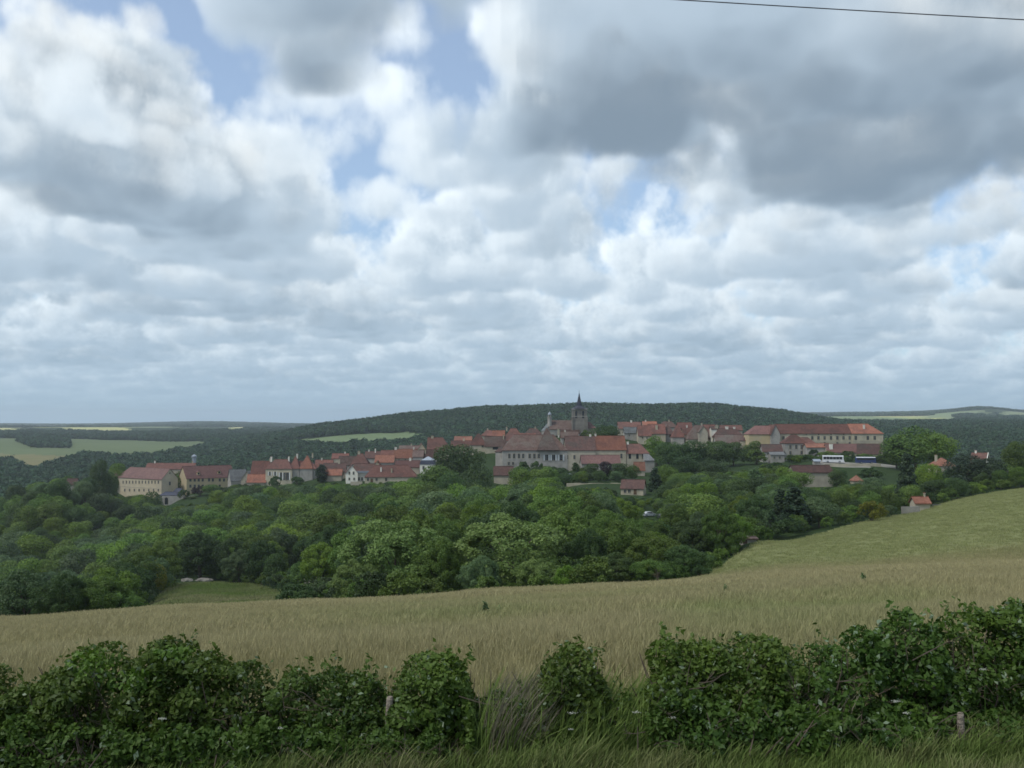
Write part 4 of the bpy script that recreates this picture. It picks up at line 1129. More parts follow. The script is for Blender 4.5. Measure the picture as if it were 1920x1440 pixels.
# coaches and cars
def coach(px0, px1, toprow, baserow, Y, label, body, roofm, rz):
    cx = xpx((px0 + px1) / 2, Y); L = (px1 - px0) * Y / F / math.cos(rz); z0 = gz(cx, Y)
    z0 = max(z0, zpx(baserow, Y))
    H = max(3.0, min(3.6, zpx(toprow, Y) - z0)); W = 2.5
    root = empty('tour_coach', (cx, Y, z0), rz); tag(root, label, 'coach', 'coaches parked beside the village')
    m = MB()
    prof = [(-W / 2, .35), (W / 2, .35), (W / 2, 1.5), (W / 2 - .05, H - .35), (W / 2 - .35, H), (-W / 2 + .35, H), (-W / 2 + .05, H - .35), (-W / 2, 1.5)]
    A_ = [(-L / 2, y, z) for y, z in prof]; B_ = [(L / 2 - (.5 if z > 1.4 else 0), y, z) for y, z in prof]
    for i in range(8):
        j = (i + 1) % 8; m.face([A_[i], A_[j], B_[j], B_[i]], 1 if i in (3, 4, 5) else 0)
    m.face(A_[::-1]); m.face(B_)
    m.build('body', [MAT[body], MAT[roofm]], root)
    nW = max(4, int(L / 1.5))
    for s in (-1, 1):
        for i in range(nW):
            a = -L / 2 + .4 + i * (L - 1.3) / nW; c = a + (L - 1.3) / nW - .1
            m = MB(); y = s * (W / 2 + .012); m.box(a, c, min(y, y - s * .06), max(y, y - s * .06), 1.55, H - .55, 0); m.build('window', MAT['glass_dark'], root)
    m = MB(); m.face([(L / 2 - .02, -W / 2 + .12, 1.3), (L / 2 - .02, W / 2 - .12, 1.3), (L / 2 - .42, W / 2 - .2, H - .4), (L / 2 - .42, -W / 2 + .2, H - .4)]); m.build('windscreen', MAT['glass_dark'], root, (.06, 0, 0))
    for x in (-L / 2 + 2.3, L / 2 - 2.2):
        for s in (-1, 1):
            m = MB(); m.tube([(x, s * (W / 2 - .28), .48), (x, s * (W / 2 + .015), .48)], .48, 14, 0); m.tube([(x, s * (W / 2 + .0), .48), (x, s * (W / 2 + .03), .48)], .26, 10, 1); m.build('wheel', [MAT['tyre'], MAT['zinc']], root)
coach(1543, 1581, 854, 869, 458, 'white tour coach with dark windows parked above the beige barn', 'coach_white', 'coach_white', R(-16))
coach(1604, 1641, 859, 871, 460, 'dark blue tour coach with pale roof parked right of the white one', 'coach_blue', 'coach_white', R(-6))
def car(px, py, Y, rz, label, paint):
    x = xpx(px, Y); z = gz(x, Y)
    root = empty('parked_car', (x, Y, z), rz); tag(root, label, 'car', 'cars parked below the bungalow')
    m = MB()
    pr = [(-2.1, .3), (2.1, .3), (2.15, .75), (1.2, .92), (.55, 1.42), (-1.0, 1.46), (-1.75, .98), (-2.15, .85)]
    w = .85
    for i in range(8):
        j = (i + 1) % 8
        wi = lambda q: w - (.16 if pr[q][1] > 1.2 else 0)
        m.face([(pr[i][0], -wi(i), pr[i][1]), (pr[j][0], -wi(j), pr[j][1]), (pr[j][0], wi(j), pr[j][1]), (pr[i][0], wi(i), pr[i][1])][::-1])
    for s in (-1, 1):
        m.face([(x_, s * (w - (.16 if z_ > 1.2 else 0)), z_) for x_, z_ in (pr if s < 0 else pr[::-1])])
    m.build('body', MAT[paint], root)
    for s in (-1, 1):
        m = MB(); q = [(1.0, .95), (.5, 1.36), (-.95, 1.39), (-1.55, 1.0)]
        m.face([(a, s * (w + .012 - (.16 * (b_ - .9) / .55 if b_ > .9 else 0)), b_) for a, b_ in (q if s < 0 else q[::-1])]); m.build('window', MAT['glass_dark'], root)
    m = MB(); m.face([(1.22, -.72, .94), (1.22, .72, .94), (.6, .64, 1.40), (.6, -.64, 1.40)]); m.build('windscreen', MAT['glass_dark'], root, (.02, 0, .02))
    for a in (-1.35, 1.35):
        for s in (-1, 1):
            m = MB(); m.tube([(a, s * .68, .32), (a, s * .87, .32)], .32, 12, 0); m.tube([(a, s * .86, .32), (a, s * .885, .32)], .2, 8, 1); m.build('wheel', [MAT['tyre'], MAT['zinc']], root)
car(1216, 966, 306, R(25), 'white car parked between the trees below the bungalow', 'coach_white')
car(1238, 968, 302, R(70), 'dark car parked right of the white car below the bungalow', 'coach_grey')
FOOT.append((xpx(1190, 300), xpx(1250, 300), 285, 320)); FOOT.append((xpx(1535, 455), xpx(1660, 455), 440, 468))

# pale limestone outcrops beside the lane
def rock(px, py, Y, w, h, label, seed):
    x = xpx(px, Y); z = gz(x, Y)
    bm = bmesh.new(); bmesh.ops.create_icosphere(bm, subdivisions=3, radius=1.0)
    for v in bm.verts:
        n = mnoise.noise(v.co * 1.7 + Vector((seed, 0, 0))) * .35 + mnoise.noise(v.co * 4 + Vector((0, seed, 0))) * .12
        v.co *= 1 + n
        v.co.x *= w / 2; v.co.y *= w / 3; v.co.z *= h / 2
    me = bpy.data.meshes.new('limestone_rock'); bm.to_mesh(me); bm.free(); me.materials.append(MAT['stone_dark'])
    o = link('limestone_rock', me, None, (x, Y, z + h * .2)); tag(o, label, 'rock', 'pale rocks beside the lane')
rock(354, 1092, 292, 3.6, 1.3, 'left pale rock at the edge of the small meadow', 1.0)
rock(386, 1092, 294, 4.6, 1.2, 'right pale rock at the edge of the small meadow', 5.0)
rock(480, 1088, 296, 4.0, 1.0, 'flat pale rock beside the dark tree by the lane', 9.0)

# ------------------------------------------------------------------ foliage
def leaf_mat(name, c1, c2, hue=.014, val=.32, trans=.32, gloss=.25, inst=False):
    m, g, b = new_mat(name); t = g.t
    at_ = t.nodes.new('ShaderNodeAttribute'); at_.attribute_name = 'tone'
    col = g.mix(at_.outputs['Fac'], c1, c2)
    oi = t.nodes.new('ShaderNodeObjectInfo')
    hs = t.nodes.new('ShaderNodeHueSaturation')
    g.put(hs.inputs['Hue'], g.mad(oi.outputs['Random'], 2 * hue, .508 - hue))
    r2 = g.m('FRACT', g.mul(oi.outputs['Random'], 7.31))
    g.put(hs.inputs['Value'], g.mad(r2, 2 * val, 1 - val)); g.put(hs.inputs['Saturation'], 1.06); g.put(hs.inputs['Color'], col)
    g.put(b.inputs['Base Color'], hs.outputs[0])
    b.inputs['Roughness'].default_value = .55; b.inputs['Specular IOR Level'].default_value = gloss
    tr = t.nodes.new('ShaderNodeBsdfTranslucent'); g.put(tr.inputs['Color'], hs.outputs[0])
    mx = t.nodes.new('ShaderNodeMixShader'); mx.inputs[0].default_value = trans
    t.links.new(b.outputs[0], mx.inputs[1]); t.links.new(tr.outputs[0], mx.inputs[2])
    t.links.new(mx.outputs[0], [n for n in t.nodes if n.type == 'OUTPUT_MATERIAL'][0].inputs[0])
    return m
leaf_mat('leaf_mid', (.070, .120, .026), (.150, .215, .050))
leaf_mat('leaf_dark', (.036, .066, .022), (.082, .126, .038), val=.28)
leaf_mat('leaf_light', (.095, .155, .024), (.180, .255, .044))
leaf_mat('leaf_ash', (.110, .172, .048), (.215, .285, .092), hue=.008, val=.10)
leaf_mat('leaf_grey', (.064, .108, .046), (.128, .180, .078))
leaf_mat('leaf_conifer', (.014, .030, .015), (.036, .060, .026), val=.15, trans=.1)
leaf_mat('leaf_copper', (.016, .012, .014), (.032, .022, .022), val=.1, trans=.1)
leaf_mat('leaf_yellow', (.12, .13, .018), (.21, .20, .03), val=.1)
leaf_mat('leaf_far', (.026, .054, .026), (.054, .094, .042), hue=.025, val=.32, trans=.15, gloss=.1)
leaf_mat('leaf_hedge', (.030, .060, .012), (.105, .155, .032), val=.1, gloss=.25, trans=.3)
leaf_mat('leaf_fresh', (.055, .115, .016), (.115, .20, .030), val=.05, gloss=.4, trans=.3)
leaf_mat('leaf_pale', (.13, .18, .10), (.26, .32, .21), val=.05, gloss=.4)
leaf_mat('petal_white', (.36, .38, .32), (.48, .49, .43), val=.05)

def raw_mesh(name, v, faces_n, q, mats, tone=None, mi=None, smooth=False):
    """mesh from arrays; q: (n, faces_n) vertex indices"""
    me = bpy.data.meshes.new(name)
    me.vertices.add(len(v)); me.vertices.foreach_set('co', np.ascontiguousarray(v, np.float32).ravel())
    me.loops.add(q.size); me.loops.foreach_set('vertex_index', np.ascontiguousarray(q, np.int32).ravel())
    me.polygons.add(len(q)); me.polygons.foreach_set('loop_start', np.arange(0, q.size, faces_n, dtype=np.int32))
    if mi is not None: me.polygons.foreach_set('material_index', np.ascontiguousarray(mi, np.int32))
    if smooth: me.polygons.foreach_set('use_smooth', np.ones(len(q), bool))
    me.update(calc_edges=True)
    if tone is not None:
        a = me.attributes.new('tone', 'FLOAT', 'POINT'); a.data.foreach_set('value', np.ascontiguousarray(tone, np.float32))
    for m in (mats if isinstance(mats, list) else [mats]): me.materials.append(m)
    return me
def unit(a): return a / np.maximum(np.linalg.norm(a, axis=-1, keepdims=True), 1e-9)
def leaves(cen, nrm, size, r, aspect=1.5, fold=.0, tone=None, rnd=.55):
    """leaf-shaped faces: a kite of four corners, turned about the given normals with some disorder"""
    n = len(cen)
    nn = unit(nrm * (1 - rnd) + r.normal(size=(n, 3)) * rnd * .8)
    a = unit(np.cross(nn, r.normal(size=(n, 3)))); b = np.cross(nn, a)
    s = (size * (.65 + .7 * r.random(n)))[:, None]
    v = np.empty((n, 4, 3))
    v[:, 0] = cen - a * s * .5 * aspect; v[:, 1] = cen + b * s * .42 - a * s * .05 + nn * s * fold
    v[:, 2] = cen + a * s * .5 * aspect; v[:, 3] = cen - b * s * .42 - a * s * .05 + nn * s * fold
    q = np.arange(n * 4).reshape(n, 4)
    t = np.repeat(np.clip(tone if tone is not None else r.random(n), 0, 1), 4)
    return v.reshape(-1, 3), q, t

def crown_cloud(seed, H, W, nl, size, kind='broad', subl=0):
    """points, normals and tones of a crown built from lobes at the ends of limbs"""
    r = np.random.default_rng(seed)
    if kind == 'broad':
        n = 30; zc = .54
        d = unit(r.normal(size=(n, 3))); d[:, 2] = d[:, 2] * .9 + .12
        d = unit(d)
        rad = (.74 + .26 * r.random(n))
        lc = np.stack([d[:, 0] * W * .36 * rad, d[:, 1] * W * .36 * rad, H * zc + d[:, 2] * H * .34 * rad], -1)
        lr = (.14 + .085 * r.random(n)) * (W + H) * .5
        lc = np.vstack([lc, [[0, 0, H * zc], [0, 0, H * (zc + .16)]]]); lr = np.append(lr, [W * .26, W * .22])
    elif kind == 'bush':
        n = 12
        d = unit(r.normal(size=(n, 3))); d[:, 2] = np.abs(d[:, 2])
        lc = np.stack([d[:, 0] * W * .32, d[:, 1] * W * .32, H * .36 + d[:, 2] * H * .36], -1); lr = (.15 + .10 * r.random(n)) * (W + H) * .5
        lc = np.vstack([lc, [[0, 0, H * .40]]]); lr = np.append(lr, W * .33)
    elif kind == 'column':
        n = 13
        z = np.linspace(.10, .90, n)
        a = r.random(n) * 6.28
        pr = np.sin(np.pi * np.clip(z * .92 + .10, 0, 1)) ** .6
        lc = np.stack([np.cos(a) * W * .14 * pr, np.sin(a) * W * .14 * pr, z * H], -1); lr = (.34 + .08 * r.random(n)) * W * pr
    elif kind == 'conifer':
        n = 44
        z = .06 + .90 * r.random(n) ** .9; a = r.random(n) * 6.28
        ra = (1 - z) ** .75 * W * .40 + .02 * W
        lc = np.stack([np.cos(a) * ra, np.sin(a) * ra, z * H], -1); lr = (.10 + .12 * (1 - z)) * W
        lc = np.vstack([lc, np.stack([np.zeros(7), np.zeros(7), np.linspace(.1, .95, 7) * H], -1)]); lr = np.append(lr, (1 - np.linspace(.1, .95, 7)) * W * .34 + .03 * W)
    big_c, big_r = lc, lr
    if subl:                                     # clumps of leaves on every limb's lobe
        sc_, sr_ = [], []
        for c0, r0 in zip(lc, lr):
            dd = unit(r.normal(size=(subl, 3)) + np.array([0, 0, .30]))
            sc_.append(c0 + dd * (r0 * r.uniform(.62, 1.0, subl))[:, None] * np.array([1, 1, .85])); sr_.append(r0 * r.uniform(.34, .52, subl))
        lc, lr = np.vstack(sc_), np.concatenate(sr_)
        dc = np.min([np.linalg.norm(lc - c0, axis=1) / r0 + (np.abs(np.linalg.norm(lc - c0, axis=1) / r0 - .8) < .25) * 9 for c0, r0 in zip(big_c, big_r)], axis=0)
        k_ = dc > .55; lc, lr = lc[k_], lr[k_]
    w = lr ** 2; w = w / w.sum()
    li = r.choice(len(lr), nl, p=w)
    dd = unit(r.normal(size=(nl, 3)) + np.array([0, 0, .35]))
    rr = lr[li] * (1.06 - .42 * r.random(nl) ** 2.2)
    sq = np.array([1, 1, .82])
    p = lc[li] + dd * rr[:, None] * sq
    keep = np.ones(nl, bool)
    for j in range(len(big_r)):
        ins = (np.linalg.norm((p - big_c[j]) / sq, axis=1) < big_r[j] * .60)
        keep &= ~ins
    p, dd, li = p[keep], dd[keep], li[keep]
    p += r.normal(size=p.shape) * size * .35
    cz = np.array([0, 0, H * .5])
    nr = unit(dd * .9 + unit(p - cz) * .30 + np.array([0, 0, .25]))
    lt = r.random(len(lr))
    tone = .55 * lt[li] + .45 * r.random(len(p))
    return p, nr, tone, big_c, big_r

def tree_proto(seed, H, W, nl, size, kind='broad', mat='leaf_mid', rnd=.5, subl=0):
    r = np.random.default_rng(seed + 100)
    p, nr, tone, lc, lr = crown_cloud(seed, H, W, nl, size, kind, subl)
    hs_ = np.array([W * .5 / np.percentile(np.hypot(p[:, 0], p[:, 1]), 97), W * .5 / np.percentile(np.hypot(p[:, 0], p[:, 1]), 97), H * .985 / np.percentile(p[:, 2], 99.6)])
    p = p * hs_; lc = lc * hs_
    v, q, t = leaves(p, nr, np.full(len(p), size), r, 1.35, .08, tone, rnd)
    crown = raw_mesh('crown', v, 4, q, MAT[mat], t)
    m = MB()
    if kind in ('broad', 'column', 'conifer'):
        rt = H * (.022 if kind == 'broad' else .016)
        top = H * (.62 if kind == 'broad' else .9)
        m.tube([(0, 0, -.04 * H), (.01 * W, 0, .12 * H), (-.01 * W, .01 * W, .32 * H), (0, 0, top)], [rt * 1.5, rt * 1.05, rt * .85, rt * .25], 7)
    if kind in ('broad', 'bush'):
        for j in range(0, min(len(lr), 16), 2 if kind == 'broad' else 1):
            c = lc[j]; z0 = min(H * (.20 + .18 * r.random()), c[2] * .7) if kind == 'broad' else -.02 * H
            m.tube([(0, 0, z0), (c[0] * .45, c[1] * .45, (z0 + c[2]) * .5 + .02 * H), tuple(c)], [H * .011, H * .008, H * .003], 5)
    trunk = m.mesh('trunk', MAT['bark'])
    return crown, trunk, H, W

PROTO = {
 'near': [tree_proto(s, 13, 13, 30000, .25, 'broad', 'leaf_ash', .42, 6) for s in (1, 2, 3)],
 'mid': [tree_proto(s, 12, 10.5, 9000, .34, 'broad', 'leaf_mid', .36) for s in range(10, 17)],
 'bush': [tree_proto(s, 4, 5, 4500, .20, 'bush', 'leaf_mid', .45, 5) for s in (30, 31, 32, 33)],
 'column': [tree_proto(s, 12, 5, 2600, .5, 'column', 'leaf_mid', .45) for s in (40, 41)],
 'conifer': [tree_proto(s, 14, 6, 4200, .5, 'conifer', 'leaf_conifer', .4) for s in (50, 51)],
 'far': [tree_proto(s, 11, 11, 420, 1.9, 'broad', 'leaf_far', .35) for s in range(60, 66)],
}
TREE_N = {}
def put_tree(name, label, x, y, h, w, kind, mat=None, group=None, var=None, cat='tree', sink=.15):
    pk = PROTO[kind]
    k = (int(abs(x * 13.7 + y * 7.1)) if var is None else var) % len(pk)
    crown, trunk, H, W = pk[k]
    root = empty(name, (x, y, gz(x, y) - sink), random.uniform(0, 6.28))
    tag(root, label, cat, group)
    sc = (w / W, w / W, h / H)
    for nm, me in (('trunk', trunk), ('crown', crown)):
        if nm == 'trunk' and not len(me.polygons): continue
        o = link(nm, me, root); o.scale = sc
        if nm == 'crown' and mat:
            o.material_slots[0].link = 'OBJECT'; o.material_slots[0].material = MAT[mat]
    return root

def scatter(name, label, cat, pts, scl, rot, idx, protos, tone=None, parts=(0, 1), kind='stuff', tilt=None):
    """one object that repeats prototype meshes at points (geometry nodes), for what nobody could count"""
    me = bpy.data.meshes.new(name)
    pts = np.ascontiguousarray(pts, np.float32)
    me.vertices.add(len(pts)); me.vertices.foreach_set('co', pts.ravel())
    def attr(nm, ty, arr, key):
        a = me.attributes.new(nm, ty, 'POINT'); a.data.foreach_set(key, np.ascontiguousarray(arr).ravel())
    attr('scl', 'FLOAT_VECTOR', np.asarray(scl, np.float32), 'vector')
    rr = np.zeros((len(pts), 3), np.float32); rr[:, 2] = rot
    if tilt is not None: rr[:, :2] = tilt
    attr('rot', 'FLOAT_VECTOR', rr, 'vector')
    attr('idx', 'INT', np.asarray(idx, np.int32), 'value')
    attr('shade', 'FLOAT', np.asarray(tone if tone is not None else np.zeros(len(pts)), np.float32), 'value')
    o = link(name, me); tag(o, label, cat, kind=kind)
    ng = bpy.data.node_groups.new(name + '_scatter', 'GeometryNodeTree')
    ng.interface.new_socket('Geometry', in_out='INPUT', socket_type='NodeSocketGeometry')
    ng.interface.new_socket('Geometry', in_out='OUTPUT', socket_type='NodeSocketGeometry')
    n = ng.nodes; L = ng.links
    gi = n.new('NodeGroupInput'); go = n.new('NodeGroupOutput')
    jn = n.new('GeometryNodeJoinGeometry')
    objs = []
    for k, meshes in enumerate(protos):
        # one helper object for each prototype, never linked to the scene
        bm = bmesh.new(); ml = []
        for q in meshes:
            off = len(ml); ml += list(q.materials)
            n0 = len(bm.faces); bm.from_mesh(q); bm.faces.ensure_lookup_table()
            for f in bm.faces[n0:]: f.material_index += off
        mj = bpy.data.meshes.new(name + '_piece'); bm.to_mesh(mj); bm.free()
        for q in ml: mj.materials.append(q)
        po = bpy.data.objects.new(name + '_piece', mj); objs.append(po)
    for po in reversed(objs):
        oi = n.new('GeometryNodeObjectInfo'); oi.inputs['Object'].default_value = po; oi.inputs['As Instance'].default_value = True
        L.new(oi.outputs['Geometry'], jn.inputs[0])
    ip = n.new('GeometryNodeInstanceOnPoints'); ip.inputs['Pick Instance'].default_value = True
    L.new(gi.outputs[0], ip.inputs['Points']); L.new(jn.outputs[0], ip.inputs['Instance'])
    def na(nm, ty, sock):
        a = n.new('GeometryNodeInputNamedAttribute'); a.data_type = ty; a.inputs['Name'].default_value = nm
        L.new(a.outputs['Attribute'], sock)
    na('idx', 'INT', ip.inputs['Instance Index']); na('scl', 'FLOAT_VECTOR', ip.inputs['Scale'])
    er = n.new('FunctionNodeEulerToRotation'); na('rot', 'FLOAT_VECTOR', er.inputs[0]); L.new(er.outputs[0], ip.inputs['Rotation'])
    L.new(ip.outputs[0], go.inputs[0])
    md = o.modifiers.new('scatter', 'NODES'); md.node_group = ng
    return o

# ---- trees one can name: px, row of the top, width in px, Y, kind, leaf, label
NAMED = [
 (742, 972, 200, 136, 'near', 'leaf_ash', 'broad light green ash tree standing at the brow of the field', 0),
 (672, 1046, 92, 128, 'near', 'leaf_ash', 'smaller ash tree at the left foot of the broad ash at the brow', 1),
 (825, 1006, 90, 131, 'near', 'leaf_mid', 'dark green tree filling the gap between the two big brow trees', 2),
 (965, 962, 222, 132, 'near', 'leaf_ash', 'large bushy grey green tree right of the broad ash at the brow', 1),
 (900, 1040, 80, 122, 'near', 'leaf_grey', 'low grey green tree in front of the large bushy brow tree', 2),
 (1010, 1045, 84, 121, 'near', 'leaf_ash', 'low leafy skirt tree at the right foot of the large bushy tree', 0),
 (1062, 1058, 44, 117, 'bush', 'leaf_light', 'light green rounded bush at the field edge', 0),
 (1098, 990, 92, 134, 'near', 'leaf_dark', 'dark tree right of the large bushy brow tree', 2),
 (1165, 976, 118, 140, 'near', 'leaf_mid', 'tall mid green tree in the middle of the dark brow thicket', 0),
 (1150, 1032, 96, 121, 'near', 'leaf_dark', 'dark low tree at the foot of the brow thicket', 1),
 (1232, 996, 112, 132, 'near', 'leaf_mid', 'rounded mid green tree toward the right of the brow thicket', 1),
 (1285, 1020, 92, 128, 'near', 'leaf_dark', 'rightmost big dark tree of the brow thicket beside green slope', 2),
 (1222, 1046, 80, 119, 'near', 'leaf_mid', 'low tree at the field edge below the rounded brow tree', 0),
 (1314, 1062, 34, 119, 'bush', 'leaf_dark', 'dark bush at the tip of the brow thicket', 1),
 (606, 1016, 92, 214, 'near', 'leaf_light', 'bright lime green tree left of the broad ash', 2),
 (566, 1052, 56, 236, 'mid', 'leaf_mid', 'mid green tree beside the lane left of the lime green tree', 0),
 (516, 1036, 46, 262, 'mid', 'leaf_dark', 'dark conical tree at the left side of the lane', 2),
 (292, 1056, 42, 250, 'mid', 'leaf_yellow', 'olive brown tinted tree at the foot of the wooded slope', 3),
 (860, 832, 96, 470, 'mid', 'leaf_dark', 'big round dark tree between the left houses and the abbey', 1),
 (830, 872, 100, 440, 'mid', 'leaf_mid', 'mid green tree below the big round dark tree', 2),
 (893, 868, 66, 430, 'mid', 'leaf_dark', 'dark tree right below the big round dark tree', 0),
 (603, 870, 24, 592, 'column', 'leaf_conifer', 'small dark egg shaped tree beside the manor', 0),
 (187, 862, 42, 600, 'mid', 'leaf_dark', 'tall dark tree just left of the seminary', 4),
 (208, 884, 30, 610, 'mid', 'leaf_dark', 'dark tree against the left wall of the seminary', 5),
 (30, 908, 40, 600, 'mid', 'leaf_dark', 'dark tree at the left edge of the wood below the far fields', 3),
 (285, 921, 46, 560, 'mid', 'leaf_dark', 'dark tree in front of the seminary terrace', 2),
 (517, 892, 24, 588, 'bush', 'leaf_dark', 'small dark tree in front of the manor wall', 1),
 (558, 893, 28, 588, 'bush', 'leaf_dark', 'dark bush in front of the manor right wing', 2),
 (376, 911, 32, 606, 'bush', 'leaf_copper', 'purple brown bush at the foot of the yellow seminary wing', 1),
 (346, 918, 24, 606, 'bush', 'leaf_dark', 'small dark bush below the notch of the seminary gables', 2),
 (396, 908, 34, 604, 'mid', 'leaf_mid', 'green tree right of the purple brown bush', 3),
 (410, 914, 30, 598, 'bush', 'leaf_dark', 'dark bush below the right end of the yellow wing', 0),
 (362, 934, 22, 600, 'bush', 'leaf_mid', 'green bush before the terrace wall', 3),
 (1134, 797, 56, 572, 'mid', 'leaf_dark', 'dark green round tree behind the abbey orange wing', 1),
 (1098, 806, 40, 560, 'bush', 'leaf_mid', 'green bush behind the abbey ridge below the church', 3),
 (982, 865, 34, 498, 'bush', 'leaf_dark', 'clipped dark hedge tree in front of the abbey', 0),
 (1006, 864, 26, 498, 'bush', 'leaf_dark', 'second clipped dark hedge tree in front of the abbey', 1),
 (1079, 867, 19, 476, 'column', 'leaf_dark', 'narrow dark columnar tree in front of the abbey', 1),
 (1093, 876, 18, 470, 'column', 'leaf_mid', 'small columnar tree right of the narrow dark one', 0),
 (1110, 868, 32, 466, 'mid', 'leaf_dark', 'dark tree left of the copper beech', 3),
 (1134, 864, 26, 462, 'mid', 'leaf_copper', 'dark purple copper beech in front of the abbey outbuilding', 4),
 (1163, 868, 48, 468, 'mid', 'leaf_dark', 'green tree right of the copper beech', 6),
 (1186, 871, 30, 466, 'mid', 'leaf_mid', 'small green tree in front of the chapel', 5),
 (1228, 876, 30, 400, 'conifer', 'leaf_conifer', 'dark fir standing right of the bungalow', 0),
 (1230, 816, 48, 545, 'mid', 'leaf_light', 'light green dome shaped tree right of the chapel', 0),
 (1258, 828, 62, 500, 'mid', 'leaf_dark', 'leftmost dark tree of the tall tree row', 1),
 (1300, 825, 66, 500, 'mid', 'leaf_dark', 'second dark tree of the tall tree row', 2),
 (1345, 826, 64, 502, 'mid', 'leaf_dark', 'third dark tree of the tall tree row', 3),
 (1375, 828, 48, 506, 'mid', 'leaf_dark', 'rightmost dark tree of the tall tree row', 4),
 (1250, 870, 44, 420, 'mid', 'leaf_light', 'yellow green tree right of the dark fir', 5),
 (1280, 855, 60, 470, 'mid', 'leaf_dark', 'dark tree at the foot of the tall tree row on the left', 6),
 (1335, 862, 66, 465, 'mid', 'leaf_dark', 'dark tree at the foot of the tall tree row on the right', 0),
 (1340, 884, 50, 400, 'mid', 'leaf_dark', 'dark blue green tree below the tall tree row', 1),
 (1412, 826, 40, 535, 'mid', 'leaf_mid', 'green tree in front of the yellow convent wall', 2),
 (1418, 843, 52, 505, 'bush', 'leaf_mid', 'rounded green shrub below the yellow convent wall', 0),
 (1455, 866, 40, 440, 'bush', 'leaf_dark', 'dark shrub below the small pale ruin', 1),
 (1524, 842, 22, 500, 'bush', 'leaf_dark', 'dark shrub at the corner of the hipped house', 2),
 (1552, 845, 34, 492, 'bush', 'leaf_mid', 'green hedge shrub behind the white coach', 3),
 (1588, 845, 36, 492, 'bush', 'leaf_dark', 'dark hedge shrub between the two coaches', 0),
 (1620, 850, 34, 490, 'bush', 'leaf_mid', 'green hedge shrub behind the blue coach', 1),
 (1656, 851, 40, 488, 'bush', 'leaf_mid', 'green hedge shrub in front of the dark brown barn', 2),
 (1496, 884, 56, 370, 'mid', 'leaf_mid', 'round green tree left of the beige barn wall', 3),
 (1568, 880, 34, 380, 'mid', 'leaf_dark', 'dark small tree right of the beige barn wall', 4),
 (1416, 878, 34, 360, 'column', 'leaf_grey', 'slender grey green poplar in the gardens', 1),
 (1393, 894, 34, 350, 'mid', 'leaf_mid', 'green tree left of the slender poplar', 5),
 (1636, 876, 60, 400, 'bush', 'leaf_dark', 'dark shrubbery below the blue coach', 3),
 (1632, 894, 52, 330, 'mid', 'leaf_grey', 'grey green tree right of the tiny orange shed', 6),
 (1715, 800, 128, 440, 'mid', 'leaf_mid', 'very large tree with sunlit top right of the convent', 0),
 (1752, 812, 80, 436, 'mid', 'leaf_light', 'yellow green right half of the very large tree beside the convent', 1),
 (1680, 815, 56, 446, 'mid', 'leaf_dark', 'dark left shoulder of the very large tree by the convent', 2),
 (1700, 850, 44, 285, 'conifer', 'leaf_conifer', 'tall dark spruce column at the field edge', 1),
 (1740, 868, 54, 310, 'mid', 'leaf_light', 'yellow green tree right of the tall spruce', 3),
 (1752, 898, 56, 290, 'mid', 'leaf_dark', 'dark green tree behind the stone hut', 4),
 (1812, 850, 84, 320, 'mid', 'leaf_conifer', 'tall dark tree in front of the house with cream verge', 5),
 (1848, 858, 74, 315, 'mid', 'leaf_conifer', 'dark tree right of the tall dark one at the field edge', 6),
 (1797, 890, 56, 300, 'conifer', 'leaf_conifer', 'dark spreading conifer at the field edge right of the hut', 0),
 (1880, 872, 60, 322, 'mid', 'leaf_mid', 'green tree at the field edge near the right border', 0),
 (1905, 826, 56, 350, 'mid', 'leaf_mid', 'tall green tree at the right border', 1),
 (1915, 880, 50, 312, 'bush', 'leaf_dark', 'dark shrub at the right border of the field edge', 3),
 (1634, 938, 52, 232, 'bush', 'leaf_yellow', 'yellow flowering bush at the far field edge', 0),
 (1596, 946, 40, 235, 'bush', 'leaf_mid', 'green bush left of the yellow flowering bush', 1),
 (1662, 946, 36, 244, 'bush', 'leaf_grey', 'grey green bush right of the yellow flowering bush', 2),
 (1490, 912, 62, 222, 'conifer', 'leaf_conifer', 'broad dark conifer at the edge of the green slope', 1),
 (1463, 916, 44, 226, 'conifer', 'leaf_conifer', 'dark conifer left of the broad dark conifer', 0),
 (1535, 930, 70, 226, 'mid', 'leaf_grey', 'round grey green tree right of the broad dark conifer', 2),
 (1440, 955, 50, 205, 'bush', 'leaf_grey', 'grey green thicket left of the conifers', 0),
 (1400, 968, 50, 190, 'bush', 'leaf_mid', 'green thicket behind the low pale shed', 1),
 (1318, 925, 96, 235, 'mid', 'leaf_mid', 'large rounded green tree above the right end of the thicket', 3),
 (1352, 950, 60, 205, 'mid', 'leaf_mid', 'green tree at the right shoulder of the large rounded one', 4),
 (1196, 952, 26, 290, 'bush', 'leaf_mid', 'green bush left in front of the parked white car', 2),
 (1240, 956, 30, 286, 'bush', 'leaf_dark', 'dark bush hiding the dark car below the bungalow', 1),
 (1248, 908, 44, 330, 'mid', 'leaf_dark', 'dark tree right of the parked cars', 5),
 (1270, 955, 74, 235, 'mid', 'leaf_mid', 'mid green tree below the parked cars', 6),
]
TREES = []   # x, y, crown radius of everything planted
HASH = {}
def plant(x, y, rad):
    TREES.append((x, y, rad)); HASH.setdefault((int(x // 16), int(y // 16)), []).append((x, y, rad))
def crown_ok(x, y, rad, k=.55):
    i, j = int(x // 16), int(y // 16)
    for di in (-1, 0, 1):
        for dj in (-1, 0, 1):
            for (a, b_, r_) in HASH.get((i + di, j + dj), ()):
                if (a - x) ** 2 + (b_ - y) ** 2 < ((rad + r_) * k) ** 2: return False
    return True
